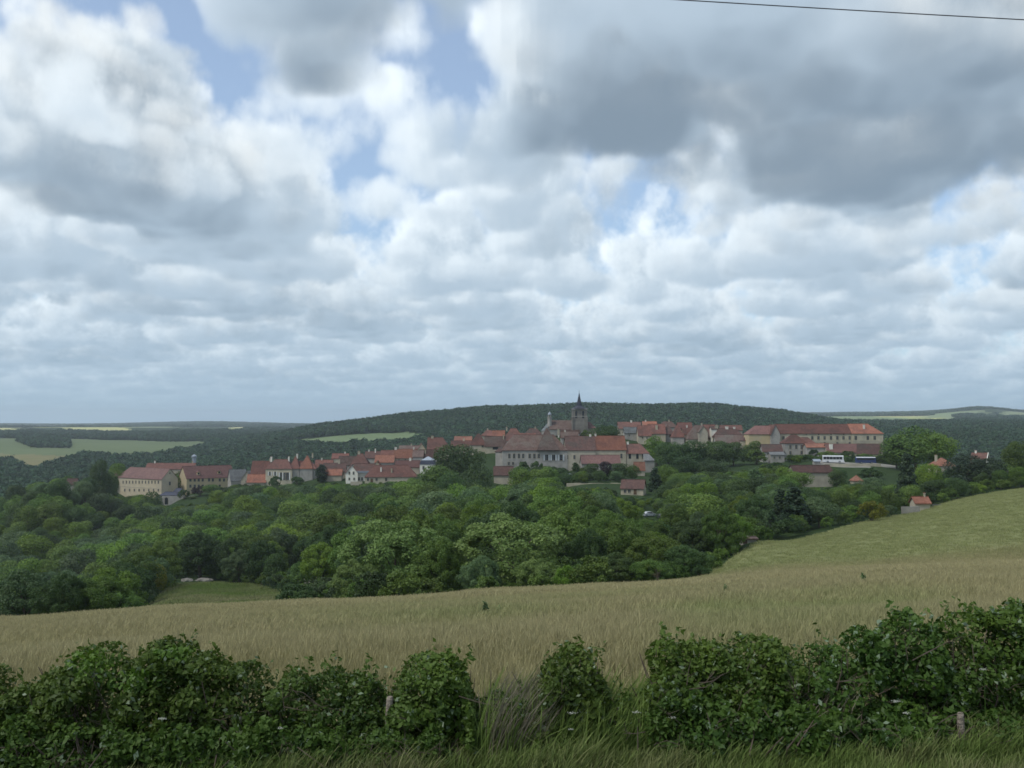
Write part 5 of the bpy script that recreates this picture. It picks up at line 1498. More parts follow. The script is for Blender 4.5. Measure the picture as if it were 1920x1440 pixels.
for (px, top, wpx, Y, kind, mat, lb, var) in NAMED:
    x = xpx(px, Y, top); w = wpx * Y / F; h = max(zpx(top, Y) - gz(x, Y), 1.5)
    nm = {'bush': 'shrub', 'conifer': 'conifer_tree', 'column': 'columnar_tree'}.get(kind, 'broadleaf_tree')
    put_tree(nm, lb, x, Y, h, w, kind, mat, var=var, cat='shrub' if kind == 'bush' else 'tree')
    plant(x, Y, w / 2)

# ---- the woods: skyline the near canopy must keep under so that the houses stand clear
LX = (-200, 0, 60, 100, 160, 200, 222, 226, 300, 306, 385, 392, 430, 470, 500, 590, 620, 650, 690, 750, 785, 800, 812, 905, 925, 965, 985, 1058, 1064, 1160, 1166, 1228, 1240, 1385, 1440, 1490, 1500, 1562, 1570, 1600, 1690, 1720, 1760, 1900, 2100)
LY = (880, 892, 900, 890, 875, 885, 890, 925, 927, 944, 942, 917, 906, 902, 906, 906, 897, 906, 903, 900, 884, 880, 872, 878, 908, 905, 888, 892, 911, 913, 929, 931, 885, 880, 868, 876, 911, 912, 888, 903, 905, 892, 880, 850, 845)
def limit(px0, px1, Y):
    q = np.linspace(px0, px1, 7)
    l = np.interp(q, LX, LY).max()
    c = (px0 + px1) / 2
    if Y > 447 and 1056 < c < 1172: l = 880
    if Y > 447 and 970 < c < 1056: l = 872
    if 405 < Y < 444 and 1490 < c < 1580: l = 878
    if Y > 470 and 1480 < c < 1690: l = 851
    if 300 < Y and 1430 < c < 1490: l = min(l, 868)
    if Y < 300 and px1 > 1196 and px0 < 1232: l = max(l, 970)
    if Y < 262 and px1 > 1712 and px0 < 1775: l = max(l, 962)
    if Y < 245 and px1 > 555 and px0 < 590: l = max(l, 1092)
    if Y < 300 and px1 > 340 and px0 < 405: l = max(l, 1097)
    return l
r7 = np.random.default_rng(21)
SHRUBS = []; cand2 = []
cand = []
sp = 7.4
for gy in np.arange(114, 760, sp):
    hw = .56 * gy + 20
    for gx in np.arange(-hw, hw, sp):
        x = gx + r7.uniform(-.42, .42) * sp; y = gy + r7.uniform(-.42, .42) * sp
        cand.append((x, y))
cand = np.array(cand)
cz = ground(cand[:, 0], cand[:, 1])
f_ = cand[:, 1] * math.cos(PITCH) + cz * math.sin(PITCH)
cpx = 960 + F * cand[:, 0] / f_; cpy = 720 - F * (-cand[:, 1] * math.sin(PITCH) + cz * math.cos(PITCH)) / f_
cls = classify(cpx, cpy, cand[:, 1], np.arctan2(cand[:, 0], cand[:, 1]))
WOOD = []
for (x, y), z, px, py, c in zip(cand, cz, cpx, cpy, cls):
    if c != 0 or y < edgeY(px) + 3: continue
    if any(a < x < b_ and c_ < y < d_ for a, b_, c_, d_ in FOOT): continue
    right = px > 1190
    h = r7.choice((9.0, 11.0, 12.5, 14.0, 16.0)) * r7.uniform(.92, 1.08) if not right else r7.uniform(5.0, 9.5)
    if y > 690: h *= .8
    w = h * r7.uniform(.78, 1.05)
    if right and r7.random() < .25: continue
    if y < 190 and px < 640: h *= .55; w *= .55
    if y < 152 and 205 < px < 540: continue
    if y < 172 and 600 < px < 1345: continue
    if y > 598 and 440 < px < 1720: continue
    if y < 222 and 545 < px < 665: continue
    hwpx = w / 2 * F / y
    lim = limit(px - hwpx * .8, px + hwpx * .8, y) + r7.uniform(0, 7)
    ztop = zpx(lim, y)
    if y < 640 or px < 215: h = min(h, ztop - z)
    if h < 2.6: continue
    w = min(w, h * 1.1)
    if not crown_ok(x, y, w / 2, .68): continue
    WOOD.append((x, y, h, w, px, py)); plant(x, y, w / 2)
for gy in np.arange(118, 640, 4.6):
    for gx in np.arange(-.56 * gy - 10, .56 * gy + 10, 4.6):
        x = gx + r7.uniform(-.5, .5) * 4.6; y = gy + r7.uniform(-.5, .5) * 4.6
        cand2.append((x, y))
cand2 = np.array(cand2); cz2 = ground(cand2[:, 0], cand2[:, 1])
f_ = cand2[:, 1] * math.cos(PITCH) + cz2 * math.sin(PITCH)
cpx = 960 + F * cand2[:, 0] / f_; cpy = 720 - F * (-cand2[:, 1] * math.sin(PITCH) + cz2 * math.cos(PITCH)) / f_
cls = classify(cpx, cpy, cand2[:, 1], np.arctan2(cand2[:, 0], cand2[:, 1]))
occ = {}
for a_, b_, r_ in TREES: occ.setdefault((int(a_ // 12), int(b_ // 12)), []).append((a_, b_, r_))
for (x, y), z, px, py, c in zip(cand2, cz2, cpx, cpy, cls):
    if c != 0 or y < edgeY(px) + 2: continue
    if any(a < x < b_ and c_ < y < d_ for a, b_, c_, d_ in FOOT): continue
    if y < 160 and 205 < px < 540: continue
    h = r7.uniform(2.0, 4.2); w = h * r7.uniform(1.1, 1.5); hwpx = w / 2 * F / y
    h = min(h, zpx(limit(px - hwpx * .7, px + hwpx * .7, y) + r7.uniform(0, 5), y) - z)
    if h < 1.2: continue
    w = min(w, h * 1.6)
    i, j = int(x // 12), int(y // 12)
    if any((a_ - x) ** 2 + (b_ - y) ** 2 < ((w / 2 + r_) * .62) ** 2 for di in (-1, 0, 1) for dj in (-1, 0, 1) for a_, b_, r_ in occ.get((i + di, j + dj), ())): continue
    SHRUBS.append((x, y, h, w, px, py)); occ.setdefault((i, j), []).append((x, y, w / 2))
MARKS = [(40, 'left edge'), (120, 'hidden cottage'), (195, 'seminary corner'), (250, 'buff seminary wing'), (315, 'twin gables'), (375, 'yellow seminary wing'), (430, 'grey slate house'), (480, 'steep red house'), (545, 'manor'), (605, 'egg shaped tree'),
         (660, 'white gabled house'), (715, 'cream gabled cottage'), (760, 'long farmhouse'), (810, 'slate mansard'), (860, 'round dark tree'), (935, 'gatehouse'), (1000, 'abbey pyramid roof'), (1070, 'white shed'), (1135, 'copper beech'), (1195, 'bungalow'),
         (1255, 'yellow green tree'), (1320, 'dark tree row'), (1400, 'slender poplar'), (1460, 'pale ruin'), (1525, 'beige barn'), (1600, 'tiny orange shed'), (1660, 'blue coach'), (1720, 'stone hut'), (1790, 'far right cottage'), (1860, 'cream verge house'), (1940, 'right edge')]
def zone(px, Y):
    return min(MARKS, key=lambda m_: abs(m_[0] - px))[1]
KINDS_ = [('leaf_mid', 'mid green'), ('leaf_dark', 'dark green'), ('leaf_grey', 'grey green'), ('leaf_light', 'light green')]
inv = [(t[3] * F / t[1] * (0.2 if not -30 < t[4] < 1950 else 1) * (.55 if t[1] > 640 else 1), t) for t in WOOD]
inv.sort(key=lambda a: -a[0])
NIND = 285
for s_, (x, y, h, w, px, py) in inv[:NIND]:
    kq = r7.random()
    mat, word = KINDS_[0 if kq < .46 else 1 if kq < .70 else 2 if kq < .88 else 3]
    if 1215 < px < 1400 and y > 360 and kq < .8: mat, word = KINDS_[1]
    small = h < 4.6
    z_ = zone(px, y)
    size = 'low' if small else 'tall' if h > 12 else 'medium'
    form = 'slender' if w / h < .82 else 'rounded' if w / h < .92 else 'wide crowned'
    rowp = proj((x, y, gz(x, y) + h))[1]
    where = 'low down' if rowp > 1040 else 'at mid height' if rowp > 960 else 'high up'
    lb = '%s %s %s %s %s below %s' % (size, form, word, 'shrub' if small else 'tree', where, z_)
    put_tree('shrub' if small else 'broadleaf_tree', lb, x, y, h, w, 'bush' if small else 'near' if y < 320 else 'mid', mat, group='trees of the wood below %s' % z_, cat='shrub' if small else 'tree')
rest = [t for s_, t in inv[NIND:]]
if rest:
    a = np.array(rest)
    n = len(a)
    zz = ground(a[:, 0], a[:, 1]) - .2
    pr = []
    for j, mt in enumerate(('leaf_mid', 'leaf_dark', 'leaf_mid', 'leaf_grey', 'leaf_mid', 'leaf_dark', 'leaf_light')):
        c_, t_, H_, W_2 = PROTO['mid'][j]
        cc = c_.copy(); cc.materials.clear(); cc.materials.append(MAT[mt]); pr.append([cc, t_])
    scatter('woodland_canopy', 'close canopy of the woods around and behind the village', 'woodland', np.stack([a[:, 0], a[:, 1], zz], -1),
            np.stack([a[:, 3] / 10.5, a[:, 3] / 10.5, a[:, 2] / 12], -1), r7.random(n) * 6.28, r7.integers(0, 7, n), pr)

if SHRUBS:
    a = np.array(SHRUBS); n = len(a)
    pr = []
    for j, mt in enumerate(('leaf_mid', 'leaf_dark', 'leaf_grey', 'leaf_light')):
        c_, t_, H_, W_2 = PROTO['bush'][j]
        cc = c_.copy(); cc.materials.clear(); cc.materials.append(MAT[mt]); pr.append([cc])
    scatter('undergrowth', 'low shrubs and undergrowth between the trees and garden walls', 'undergrowth', np.stack([a[:, 0], a[:, 1], ground(a[:, 0], a[:, 1]) - .15], -1),
            np.stack([a[:, 3] / 5, a[:, 3] / 5, a[:, 2] / 4], -1), r7.random(n) * 6.28, r7.choice(4, n, p=(.45, .25, .2, .1)), pr)
# ---- the far woods: ridge behind the village, strips between the fields
def far_wood():
    r = np.random.default_rng(33)
    out = []
    for y0, y1, spc in ((760, 1500, 9.0), (1500, 2600, 10.0), (2600, 3300, 13.0)):
        for gy in np.arange(y0, y1, spc):
            hw = .60 * gy
            gx = np.arange(-hw, hw, spc)
            x = gx + r.uniform(-.5, .5, len(gx)) * spc; y = gy + r.uniform(-.5, .5, len(gx)) * spc
            out.append(np.stack([x, y], -1))
    p = np.vstack(out); z = ground(p[:, 0], p[:, 1])
    f_ = p[:, 1] * math.cos(PITCH) + z * math.sin(PITCH)
    px = 960 + F * p[:, 0] / f_; py = 720 - F * (-p[:, 1] * math.sin(PITCH) + z * math.cos(PITCH)) / f_
    k = classify(px, py, p[:, 1], np.arctan2(p[:, 0], p[:, 1]))
    small = inpoly(px, py, [(34, 829), (60, 826), (128, 830), (130, 841), (60, 840)]) & (p[:, 1] > 1500)
    ok = ((k == 0) | (small & (k >= 4)))
    # hidden behind the village hill: leave out
    hid = (p[:, 1] < 1250) & (px > 480) & (px < 1650) & (py > 850)
    ok &= ~hid
    p, z, Yv, sm = p[ok], z[ok], p[ok][:, 1], small[ok]
    n = len(p)
    h = r.uniform(8, 15, n) * np.where(Yv > 2600, .8, 1); h = np.where(sm, r.uniform(10, 14, n), h); w = h * r.uniform(.85, 1.15, n)
    scatter('far_woodland', 'dark woods on the ridge and valley sides beyond the village', 'woodland', np.stack([p[:, 0], p[:, 1], z - .5], -1),
            np.stack([w / 11, w / 11, h / 11], -1), r.random(n) * 6.28, r.integers(0, 6, n), [[q[0]] for q in PROTO['far']])
    # hills of the horizon: bigger clumps, far apart
    out = []
    for gy in np.arange(3300, 10500, 34):
        hw = .60 * gy; gx = np.arange(-hw, hw, 26.0)
        out.append(np.stack([gx + r.uniform(-.5, .5, len(gx)) * 26, gy + r.uniform(-.5, .5, len(gx)) * 34], -1))
    p = np.vstack(out)
    keep = vnoise(p[:, 0], p[:, 1], 700, 4) * .6 + vnoise(p[:, 0], p[:, 1], 260, 6) * .4 > .50
    p = p[keep]; z = ground(p[:, 0], p[:, 1])
    f_ = p[:, 1] * math.cos(PITCH) + z * math.sin(PITCH)
    px = 960 + F * p[:, 0] / f_; py = 720 - F * (-p[:, 1] * math.sin(PITCH) + z * math.cos(PITCH)) / f_
    k = classify(px, py, p[:, 1], np.arctan2(p[:, 0], p[:, 1]))
    ok = k == 0; p, z = p[ok], z[ok]; n = len(p)
    h = r.uniform(9, 15, n); w = r.uniform(24, 40, n)
    scatter('horizon_woodland', 'distant woods along the horizon hills', 'woodland', np.stack([p[:, 0], p[:, 1], z - 2], -1),
            np.stack([w / 11, w / 11, h / 11], -1), r.random(n) * 6.28, r.integers(0, 6, n), [[q[0]] for q in PROTO['far']])
    print('far trees', len(p), 'wood', len(WOOD))
far_wood()

# ------------------------------------------------------------------ grass
def grass_mat(name, base, tip, green_base, green_tip):
    m, g, b = new_mat(name); t = g.t
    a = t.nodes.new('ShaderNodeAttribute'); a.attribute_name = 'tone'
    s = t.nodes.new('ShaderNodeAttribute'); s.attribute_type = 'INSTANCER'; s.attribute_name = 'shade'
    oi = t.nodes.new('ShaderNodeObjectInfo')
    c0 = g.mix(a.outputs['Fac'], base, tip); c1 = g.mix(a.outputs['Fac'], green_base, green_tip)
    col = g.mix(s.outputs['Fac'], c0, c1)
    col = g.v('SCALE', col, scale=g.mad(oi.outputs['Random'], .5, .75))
    g.put(b.inputs['Base Color'], col); b.inputs['Roughness'].default_value = .7
    tr = t.nodes.new('ShaderNodeBsdfTranslucent'); g.put(tr.inputs['Color'], col)
    mx = t.nodes.new('ShaderNodeMixShader'); mx.inputs[0].default_value = .25
    t.links.new(b.outputs[0], mx.inputs[1]); t.links.new(tr.outputs[0], mx.inputs[2])
    t.links.new(mx.outputs[0], [n for n in t.nodes if n.type == 'OUTPUT_MATERIAL'][0].inputs[0])
    return m
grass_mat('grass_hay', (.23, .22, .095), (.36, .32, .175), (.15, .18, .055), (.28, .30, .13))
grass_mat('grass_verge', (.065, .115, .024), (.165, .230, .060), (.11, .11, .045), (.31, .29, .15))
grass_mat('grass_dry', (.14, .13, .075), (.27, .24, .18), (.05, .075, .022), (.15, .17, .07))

def tuft(seed, n, h, wid, spread, lean=.35, head=True, wind=(.07, 0)):
    """blades as bent tapering strips, some with a seed head"""
    r = np.random.default_rng(seed)
    v = []; q = []; t = []
    for i in range(n):
        a = r.random() * 6.28; rad = spread * math.sqrt(r.random())
        p = np.array([rad * math.cos(a), rad * math.sin(a), -.03])
        hh = h * r.uniform(.6, 1.1); ln = r.normal(size=2) * lean * hh * .5 + np.array(wind) * hh
        fa = r.random() * 6.28; side = np.array([math.cos(fa), math.sin(fa), 0]) * wid * r.uniform(.7, 1.3)
        k0 = len(v)
        for j, u in enumerate((0, .4, .75, 1.0)):
            c = p + np.array([ln[0] * u * u, ln[1] * u * u, hh * u * (1 - .12 * u)])
            ww = (1, .85, .6, .12)[j]
            if head and i % 2 == 0: ww = (.5, .45, 1.15, .4)[j]
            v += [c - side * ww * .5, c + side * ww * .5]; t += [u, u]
        for j in range(3): q.append((k0 + 2 * j, k0 + 2 * j + 1, k0 + 2 * j + 3, k0 + 2 * j + 2))
    return np.array(v), np.array(q), np.array(t)
def tuft_mesh(mat, *a, **k):
    v, q, t = tuft(*a, **k)
    return raw_mesh('tuft', v, 4, q, MAT[mat], t)

def hay():
    r = np.random.default_rng(5)
    P_, S_, I_, G_ = [], [], [], []
    def zone_(y0, y1, dens, i0, x0=-.62, x1=.62, sc=(.75, 1.2)):
        area = (x1 - x0) * .5 * (y1 ** 2 - y0 ** 2); n = int(area * dens)
        y = np.sqrt(r.uniform(y0 ** 2, y1 ** 2, n)); x = r.uniform(x0, x1, n) * y
        px = 960 + F * x / y
        ok = y < edgeY(px) - .5
        x, y = x[ok], y[ok]; n = len(x)
        P_.append(np.stack([x, y, ground(x, y)], -1)); s = r.uniform(*sc, n) * (.8 + .4 * vnoise(x, y, 5, 8)); S_.append(np.stack([s, s, s], -1)); I_.append(i0 + r.integers(0, 3, n)); G_.append(np.clip(green_of(x, y) + r.normal(size=n) * .12, 0, 1))
    zone_(10.2, 24, 60, 0)
    zone_(24, 58, 20, 3)
    zone_(58, 118, 8, 6)
    zone_(118, 305, 1.6, 9, .18, .62, (.6, 1.0))
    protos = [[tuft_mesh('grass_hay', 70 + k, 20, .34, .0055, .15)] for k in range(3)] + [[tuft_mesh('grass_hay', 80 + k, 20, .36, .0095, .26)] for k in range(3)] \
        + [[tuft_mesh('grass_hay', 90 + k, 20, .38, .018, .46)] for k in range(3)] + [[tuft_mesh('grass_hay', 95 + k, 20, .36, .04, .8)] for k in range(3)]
    p = np.vstack(P_)
    scatter('hay_grass', 'tall tan hay grass with green patches covering the sloping field', 'grass', p, np.vstack(S_), np.random.default_rng(6).normal(0, 1.1, len(p)), np.concatenate(I_), protos, np.concatenate(G_))
    # verge in front of the hedge
    n = 10000
    y = r.uniform(6.2, 9.6, n); x = r.uniform(-6.5, 6.5, n)
    px = 960 + F * x / y
    tall = .55 + .45 * vnoise(x, y, .7, 5) + .25 * np.exp(-((px - 1080) / 160) ** 2)
    low = np.where((y < 8.3), .75, 1.0)
    s = tall * low * r.uniform(.7, 1.15, n)
    scatter('verge_grass', 'long green verge grass leaning at the foot of the hedge', 'grass', np.stack([x, y, ground(x, y)], -1), np.stack([s, s, s], -1), r.normal(0, .6, n), r.integers(0, 4, n),
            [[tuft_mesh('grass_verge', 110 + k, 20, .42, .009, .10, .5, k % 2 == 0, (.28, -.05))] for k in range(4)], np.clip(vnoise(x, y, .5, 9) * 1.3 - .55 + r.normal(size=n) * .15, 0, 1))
hay()
def meadow_grass():
    r = np.random.default_rng(15); n = 26000
    y = r.uniform(140, 290, n); px = r.uniform(215, 550, n); x = (px - 960) / F * y
    k = classify(px, px * 0 + 1100, y, np.arctan2(x, y)) == 3
    x, y = x[k], y[k]; n = len(x); s = r.uniform(.8, 1.7, n) * (.5 + vnoise(x, y, 9, 3))
    scatter('meadow_grass', 'rough green grass of the small meadow below the brow', 'grass', np.stack([x, y, ground(x, y)], -1), np.stack([s, s, s], -1), r.normal(0, .8, n), r.integers(0, 3, n),
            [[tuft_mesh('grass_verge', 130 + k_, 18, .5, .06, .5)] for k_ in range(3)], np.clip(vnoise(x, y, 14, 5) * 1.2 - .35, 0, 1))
meadow_grass()

# ------------------------------------------------------------------ hedge
HY = 9.25
def hz(py, Y=HY): return zpx(py, Y)
def hedge(name, label, prof, dens=11000, pale=.03, fresh=None, brown=0.0, seed=0, yc=HY, hd=.46, cat='hedge', leafmat='leaf_hedge', lo=0.0):
    """prof: (px, row of the top) along the bush"""
    r = np.random.default_rng(900 + seed)
    xs = np.array([xpx(p[0], yc) for p in prof]); tops = np.array([hz(p[1], yc) for p in prof])
    x0, x1 = xs[0], xs[-1]; n = int(dens * (x1 - x0)) + 400
    x = r.uniform(x0, x1, n)
    base = ground(x, np.full(n, yc))
    top = np.interp(x, xs, tops) + .20 * (vnoise(x, x * 0, .21, seed + 1) - .5) + .12 * (vnoise(x, x * 0, .07, seed + 2) - .5)
    # rounded ends
    e = np.minimum(x - x0, x1 - x) / .34; top = base + (top - base) * np.sqrt(np.clip(e, .02, 1) * (2 - np.clip(e, .02, 1)))
    u = lo + (1 - lo) * r.random(n) ** .75
    hdd = hd * np.sqrt(np.clip(1 - u ** 5, .05, 1)) * (.8 + .4 * vnoise(x, u * 2, .22, seed + 4))
    v = r.random(n)
    y = yc - hdd * (1 - 1.9 * v ** 1.7)
    z = base + (top - base) * u
    lump = vnoise(x, z, .16, seed + 7)
    y -= (lump - .5) * .26; x = x + (vnoise(z, y, .15, seed + 12) - .5) * .16
    nr = np.stack([r.normal(size=n) * .3, -1 + 1.7 * v, .35 + 1.1 * u ** 3], -1)
    keep = lump + .25 * r.random(n) > .30
    p = np.stack([x, y, z], -1)[keep]; nr = unit(nr[keep]); xk, uk = x[keep], u[keep]; n = len(p)
    # shoots above the top
    ns = int((x1 - x0) * 16); sp_, sn_ = [], []
    for i in range(ns):
        sx = r.uniform(x0 + .08, x1 - .08); sb = np.array([sx, yc + r.uniform(-.3, .3), np.interp(sx, xs, tops) - .06]); L = r.uniform(.05, .20)
        dr = unit(np.array([r.normal() * .35, r.normal() * .3, 1.0]))
        for q in np.linspace(0, 1, int(L / .018) + 2): sp_.append(sb + dr * L * q + r.normal(size=3) * .016); sn_.append(np.array([r.normal(), r.normal(), .8]))
    p = np.vstack([p, np.array(sp_)]); nr = np.vstack([nr, unit(np.array(sn_))]); uk = np.append(uk, np.ones(len(sp_))); n = len(p)
    size = np.full(n, .034) * (.8 + .5 * vnoise(p[:, 0], p[:, 2], .4, seed + 8))
    tone = np.clip(.25 + .5 * (vnoise(p[:, 0], p[:, 2], .22, seed + 9) - .35) + .35 * r.random(n) + .15 * (uk > .9), 0, 1)
    vv, q, t = leaves(p, nr, size, r, 1.5, .10, tone, .5)
    mi = np.zeros(n, int)
    mi[r.random(n) < pale] = 1
    if fresh:
        pxk = 960 + F * p[:, 0] / p[:, 1]; pyk = 720 - F * ((-p[:, 1] * math.sin(PITCH) + p[:, 2] * math.cos(PITCH)) / (p[:, 1] * math.cos(PITCH)))
        for cx, cy_, rx, ry in fresh:
            mi[(((pxk - cx) / rx) ** 2 + ((pyk - cy_) / ry) ** 2 + r.normal(size=n) * .25 < 1) & (mi == 0)] = 2
    root = empty(name, ((x0 + x1) / 2, yc, float(ground(np.array([(x0 + x1) / 2]), np.array([yc]))[0])))
    tag(root, label, cat)
    o = link('foliage', raw_mesh('foliage', vv - np.array(root.location), 4, q, [MAT[leafmat], MAT['leaf_pale'], MAT['leaf_fresh']], t, mi), root)
    m = MB()
    for i in range(int((x1 - x0) * 9) + 2):
        sx = r.uniform(x0 + .05, x1 - .05); b = Vector((sx, yc + r.uniform(-.25, .2), gz(sx, yc) - .05)); tz = np.interp(sx, xs, tops)
        for k in range(3):
            en = Vector((sx + r.normal() * .16, b.y + r.normal() * .16, b.z + (tz - b.z) * r.uniform(.6, .97))); md = (b + en) / 2 + Vector((r.normal() * .05, r.normal() * .05, .03))
            m.tube([b - root.location, md - root.location, en - root.location], [.012, .008, .003], 5)
    m.build('stems', MAT['dead_twig'], root)
    if brown:
        m = MB()
        for i in range(int((x1 - x0) * brown)):
            sx = r.uniform(x0, x1); zt = np.interp(sx, xs, tops); zg = gz(sx, yc)
            a = Vector((sx, yc - hd * r.uniform(.6, 1.15), zg + (zt - zg) * r.uniform(.15, .8))); L = r.uniform(.12, .4)
            d = Vector((r.normal() * .8, -.25 * r.random(), r.uniform(-.2, 1))).normalized()
            en = a + d * L; md = a + d * L * .5 + Vector((0, 0, .04 * r.normal()))
            m.tube([a - root.location, md - root.location, en - root.location], [.0035, .003, .001], 4, cap=False)
            for k in range(3):
                d2 = (d + Vector((r.normal(), r.normal() * .4, r.normal())) * .7).normalized(); s0 = a + d * L * r.uniform(.3, .9)
                m.tube([s0 - root.location, s0 + d2 * L * .4 - root.location], [.002, .0008], 3, cap=False)
        m.build('dry_twigs', MAT['dead_twig'], root)
    return root
hedge('hedge', 'long leafy green hedge at the left with bright fresh shoots on top', [(-420, 1250), (-200, 1262), (-60, 1240), (0, 1262), (25, 1288), (60, 1272), (120, 1246), (190, 1222), (240, 1240), (300, 1216), (345, 1208), (400, 1226), (450, 1250), (500, 1272), (530, 1284)], fresh=[(185, 1240, 50, 30), (240, 1272, 60, 22), (330, 1222, 40, 14)], pale=.035, brown=5, seed=1)
hedge('hedge_bush', 'dark clipped hedge bush left of the grey stump', [(492, 1290), (528, 1276), (570, 1256), (620, 1244), (690, 1250), (728, 1272), (748, 1300)], pale=.05, seed=2, brown=6)
hedge('hedge_bush', 'square dark hedge bush right of the grey stump', [(712, 1300), (737, 1280), (770, 1244), (820, 1236), (870, 1230), (898, 1246), (908, 1280)], pale=.03, seed=3, brown=6)
hedge('hedge_bush', 'small dark hedge bush overgrown by grass in the middle', [(984, 1240), (1010, 1226), (1060, 1218), (1098, 1212), (1130, 1236), (1146, 1262)], pale=.05, dens=9800, seed=4)
hedge('hedge_bush', 'hedge bush with one upright shoot right of the middle gap', [(1196, 1262), (1210, 1222), (1222, 1190), (1234, 1182), (1250, 1204), (1300, 1208), (1360, 1204), (1420, 1210), (1470, 1224), (1500, 1240), (1530, 1250)], pale=.04, dens=9800, brown=12, seed=5)
hedge('hedge_bush', 'sparse hedge bush with brown dry twigs at the right', [(1462, 1250), (1490, 1240), (1520, 1216), (1560, 1200), (1600, 1190), (1640, 1182), (1670, 1160), (1700, 1156), (1745, 1178), (1780, 1190)], pale=.05, dens=8000, brown=30, seed=6)
hedge('hedge', 'tall dense hedge rising to the right edge', [(1712, 1192), (1740, 1172), (1770, 1158), (1800, 1142), (1850, 1146), (1880, 1138), (1920, 1128), (2000, 1110), (2150, 1096), (2350, 1100)], pale=.055, brown=8, seed=7)
hedge('shrub', 'low tangle of brambles in front of the hedge at the right', [(1195, 1330), (1300, 1310), (1420, 1318), (1560, 1325), (1700, 1330), (1800, 1346), (1950, 1352)], yc=8.75, hd=.25, dens=4500, pale=.03, brown=10, seed=8, cat='shrub')
hedge('shrub', 'low tangle of brambles in front of the hedge at the left', [(-300, 1360), (60, 1350), (300, 1372), (520, 1366), (700, 1380), (880, 1378)], yc=8.75, hd=.22, dens=4000, pale=.03, brown=10, seed=9, cat='shrub')

hedge('shrub', 'low green brambles in the gap of the hedge', [(880, 1330), (915, 1318), (950, 1312), (990, 1316), (1030, 1330)], yc=9.1, hd=.30, dens=6500, pale=.04, brown=8, seed=10, cat='shrub')
hedge('shrub', 'low green brambles right of the small middle bush', [(1120, 1310), (1150, 1296), (1180, 1288), (1215, 1300)], yc=9.1, hd=.30, dens=6500, pale=.04, brown=8, seed=11, cat='shrub')
# pale dry grass standing in the gaps of the hedge
def gap_grass(name, label, px0, px1, row, n, seed, shade):
    r = np.random.default_rng(seed)
    x = r.uniform(xpx(px0, 9.0), xpx(px1, 9.0), n); y = r.uniform(8.7, 9.6, n); z = ground(x, y)
    hh = (zpx(row, 9.1) - z) * r.uniform(.85, 1.4, n)
    V_, Q_, T_ = [], [], []; k = 0
    for i in range(n):
        v, q, t = tuft(seed * 100 + i % 7, 12, 1.0, .012, .10, .30, i % 3 == 0, (.22, 0))
        V_.append(v * np.array([.75, .75, hh[i]]) + np.array([x[i], y[i], z[i]])); Q_.append(q + k); T_.append(t); k += len(v)
    o = link(name, raw_mesh(name, np.vstack(V_), 4, np.vstack(Q_), MAT[shade], np.concatenate(T_)))
    tag(o, label, 'grass', kind='stuff')
gap_grass('dry_grass', 'purplish dry grass in the gap right of the square bush', 902, 1000, 1290, 170, 3, 'grass_dry')
gap_grass('tall_grass', 'tall arching green grass around the small middle bush', 895, 1225, 1296, 520, 4, 'grass_verge')
gap_grass('dry_grass', 'dry stalks between the two right hand hedge bushes', 1470, 1560, 1290, 60, 5, 'grass_dry')

# fence posts left in the hedge
def post(px, top, Y, label, w, tilt):
    x = xpx(px, Y); z0 = gz(x, Y); h = zpx(top, Y) - z0
    m = MB(); r = np.random.default_rng(int(px))
    pts = [(0, 0, -.25)] + [(r.normal() * .004, r.normal() * .004, h * k) for k in (.25, .5, .75)] + [(0, 0, h - .02), (0, 0, h)]
    m.tube([(p[0] + tilt * max(p[2], 0), p[1], p[2]) for p in pts], [w * 1.05, w, w * .98, w * 1.02, w * .95, w * .7], 9)
    o = m.build('fence_post', MAT['weathered_wood'], None, (x, Y, z0)); tag(o, label, 'post', 'old posts in the hedge')
post(731, 1306, 8.96, 'weathered wooden stump between two dark hedge bushes', .034, .02)
post(1797, 1336, 8.55, 'leaning weathered post in the grass under the tall right hedge', .03, -.06)
post(452, 1344, 8.90, 'thin pale post showing through the long left hedge', .025, .03)

# white flowers scattered in the hedge bottom
def flower(px, py, Y, s, label):
    p = at(px, py, Y); root_z = gz(p.x, Y)
    root = empty('hogweed', (p.x, Y, root_z)); tag(root, label, 'flower', 'white flowers in the hedge')
    m = MB(); m.tube([(0, .02, -.02), (.01, .01, (p.z - root_z) * .6), (0, 0, p.z - root_z)], [.006, .005, .003], 5); m.build('stem', MAT['leaf_mid'], root)
    r = np.random.default_rng(int(px * 3 + py)); c = np.stack([r.normal(size=40) * s * .5, r.normal(size=40) * s * .3, np.abs(r.normal(size=40)) * s * .15 + p.z - root_z], -1)
    v, q, t = leaves(c, np.tile([[0, -.4, 1.0]], (40, 1)), np.full(40, s * .26), r, 1.0, .1, None, .3)
    link('flower_head', raw_mesh('flower_head', v, 4, q, MAT['petal_white'], t), root)
for px, py, s, lb in ((1073, 1338, .035, 'white flower head below the small middle bush'), (1070, 1368, .03, 'lower white flower head below the small middle bush'), (1192, 1336, .035, 'white flower head left of the shoot bush'), (1262, 1346, .035, 'white flower cluster below the shoot bush'),
                      (1680, 1316, .04, 'white flower under the sparse brown bush'), (1700, 1338, .035, 'lower white flower under the sparse brown bush'), (1845, 1256, .035, 'white flower in the tall right hedge'), (305, 1348, .035, 'white flower low in the long left hedge'), (525, 1366, .03, 'small white flower near the thin pale post')):
    flower(px, py, 8.62, s, lb)

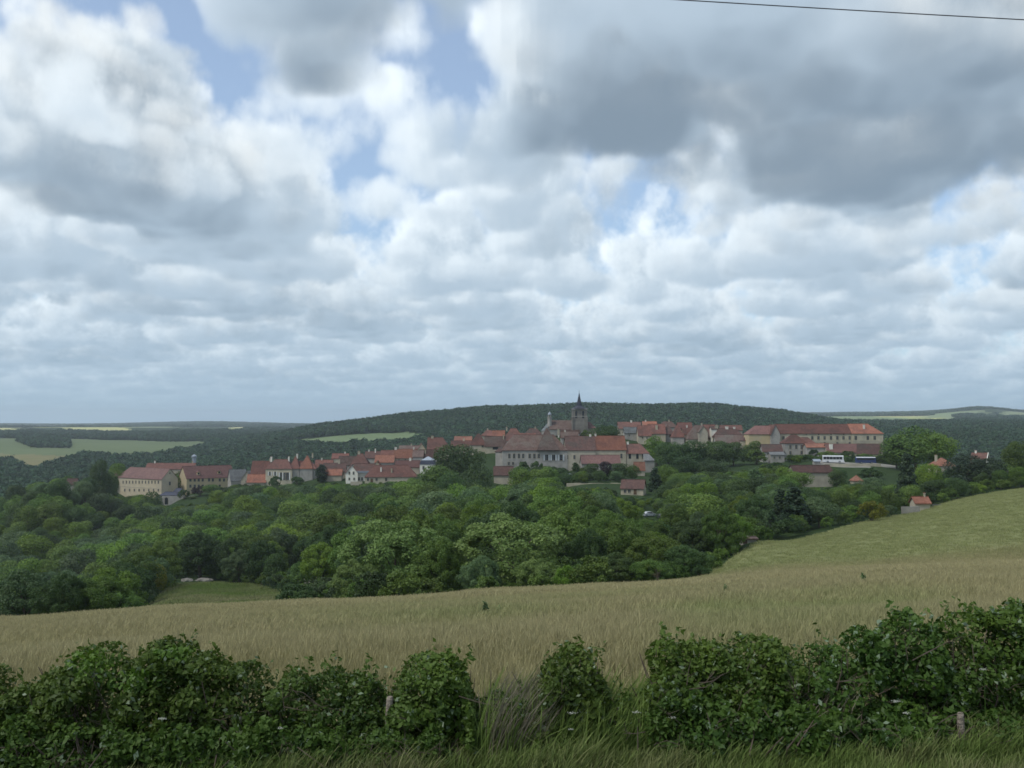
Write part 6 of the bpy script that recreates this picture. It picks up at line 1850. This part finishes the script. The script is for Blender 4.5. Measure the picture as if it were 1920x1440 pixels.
# weeds and dead branches standing in the hay
def weed(name, label, px, Y, h, n, mat, cat, w=.12, seed=1, bare=False):
    r = np.random.default_rng(seed); x = xpx(px, Y); z0 = gz(x, Y)
    root = empty(name, (x, Y, z0)); tag(root, label, cat)
    m = MB(); tips = []
    for i in range(n):
        a = r.random() * 6.28; L = h * r.uniform(.6, 1.0)
        en = Vector((math.cos(a) * w * r.uniform(.2, 1.3), math.sin(a) * w * r.uniform(.2, 1.3), L))
        m.tube([(0, 0, -.05), tuple(en * .5 + Vector((r.normal() * .02, 0, .04))), tuple(en)], [.014 * h, .01 * h, .004 * h], 5); tips.append(en)
        if bare:
            for k in range(4):
                s0 = en * r.uniform(.4, .95); m.tube([tuple(s0), tuple(s0 + Vector((r.normal() * .22, r.normal() * .2, .25 * r.random())) * h)], [.007 * h, .003 * h], 4)
    m.build('stems', MAT['dead_twig' if bare else 'leaf_mid'], root)
    if not bare:
        c = np.vstack([np.outer(np.linspace(.25, 1, 22), np.array(t_)) + r.normal(size=(22, 3)) * .05 * h for t_ in tips])
        v, q, t = leaves(c, unit(r.normal(size=c.shape) + [0, -.5, .4]), np.full(len(c), .10 * h), r, 2.6, .1, None, .6)
        link('foliage', raw_mesh('foliage', v, 4, q, MAT[mat], t), root)
    return root
weed('dock_plant', 'dark green dock plant standing in the middle of the hay', 914, 30, .55, 4, 'leaf_grey', 'weed', .12, 1)
weed('dock_plant', 'smaller dock plant just right of the dark one', 938, 31, .42, 3, 'leaf_grey', 'weed', .10, 2)
weed('thistle', 'thin thistle standing in the hay below the brow thicket', 1358, 40, .55, 3, 'leaf_grey', 'weed', .06, 3)
weed('thistle', 'dark thistle standing in the hay toward the right', 1614, 42, .6, 3, 'leaf_grey', 'weed', .05, 4)
weed('dead_sapling', 'rusty bare sapling at the field brow before the dark thicket', 1232, 100, 1.6, 5, 'leaf_dark', 'sapling', .5, 5, True)

# overhead cable
def cable():
    Y = 24.0
    a, b = at(1280, 0, Y), at(1920, 37, Y)
    m = MB(); pts = []
    for k in range(-14, 23):
        u = k / 4.0
        p = a + (b - a) * u; p.z += .035 * (u - .5) ** 2 - .009
        pts.append(tuple(p))
    m.tube(pts, .013, 6)
    o = m.build('overhead_cable', MAT['cable_black']); tag(o, 'thin dark overhead cable crossing the upper right corner of the sky', 'cable')
cable()

# ------------------------------------------------------------------ haze
def haze():
    m = MB(); m.box(-14800, 14800, -14800, 14800, -135, 150)
    mt = bpy.data.materials.new('haze_air'); mt.use_nodes = True
    t = mt.node_tree; t.nodes.clear()
    o = t.nodes.new('ShaderNodeOutputMaterial'); v = t.nodes.new('ShaderNodeVolumePrincipled')
    v.inputs['Color'].default_value = (.80, .88, .97, 1); v.inputs['Density'].default_value = HAZE; v.inputs['Anisotropy'].default_value = .2
    t.links.new(v.outputs[0], o.inputs['Volume'])
    ob = m.build('haze', mt); tag(ob, 'pale blue air between the hedge and the far hills', 'haze', kind='stuff')
HAZE = 7.5e-5
haze()
print('OBJ', len(bpy.data.objects), 'TRI', sum(len(m.polygons) for m in bpy.data.meshes))
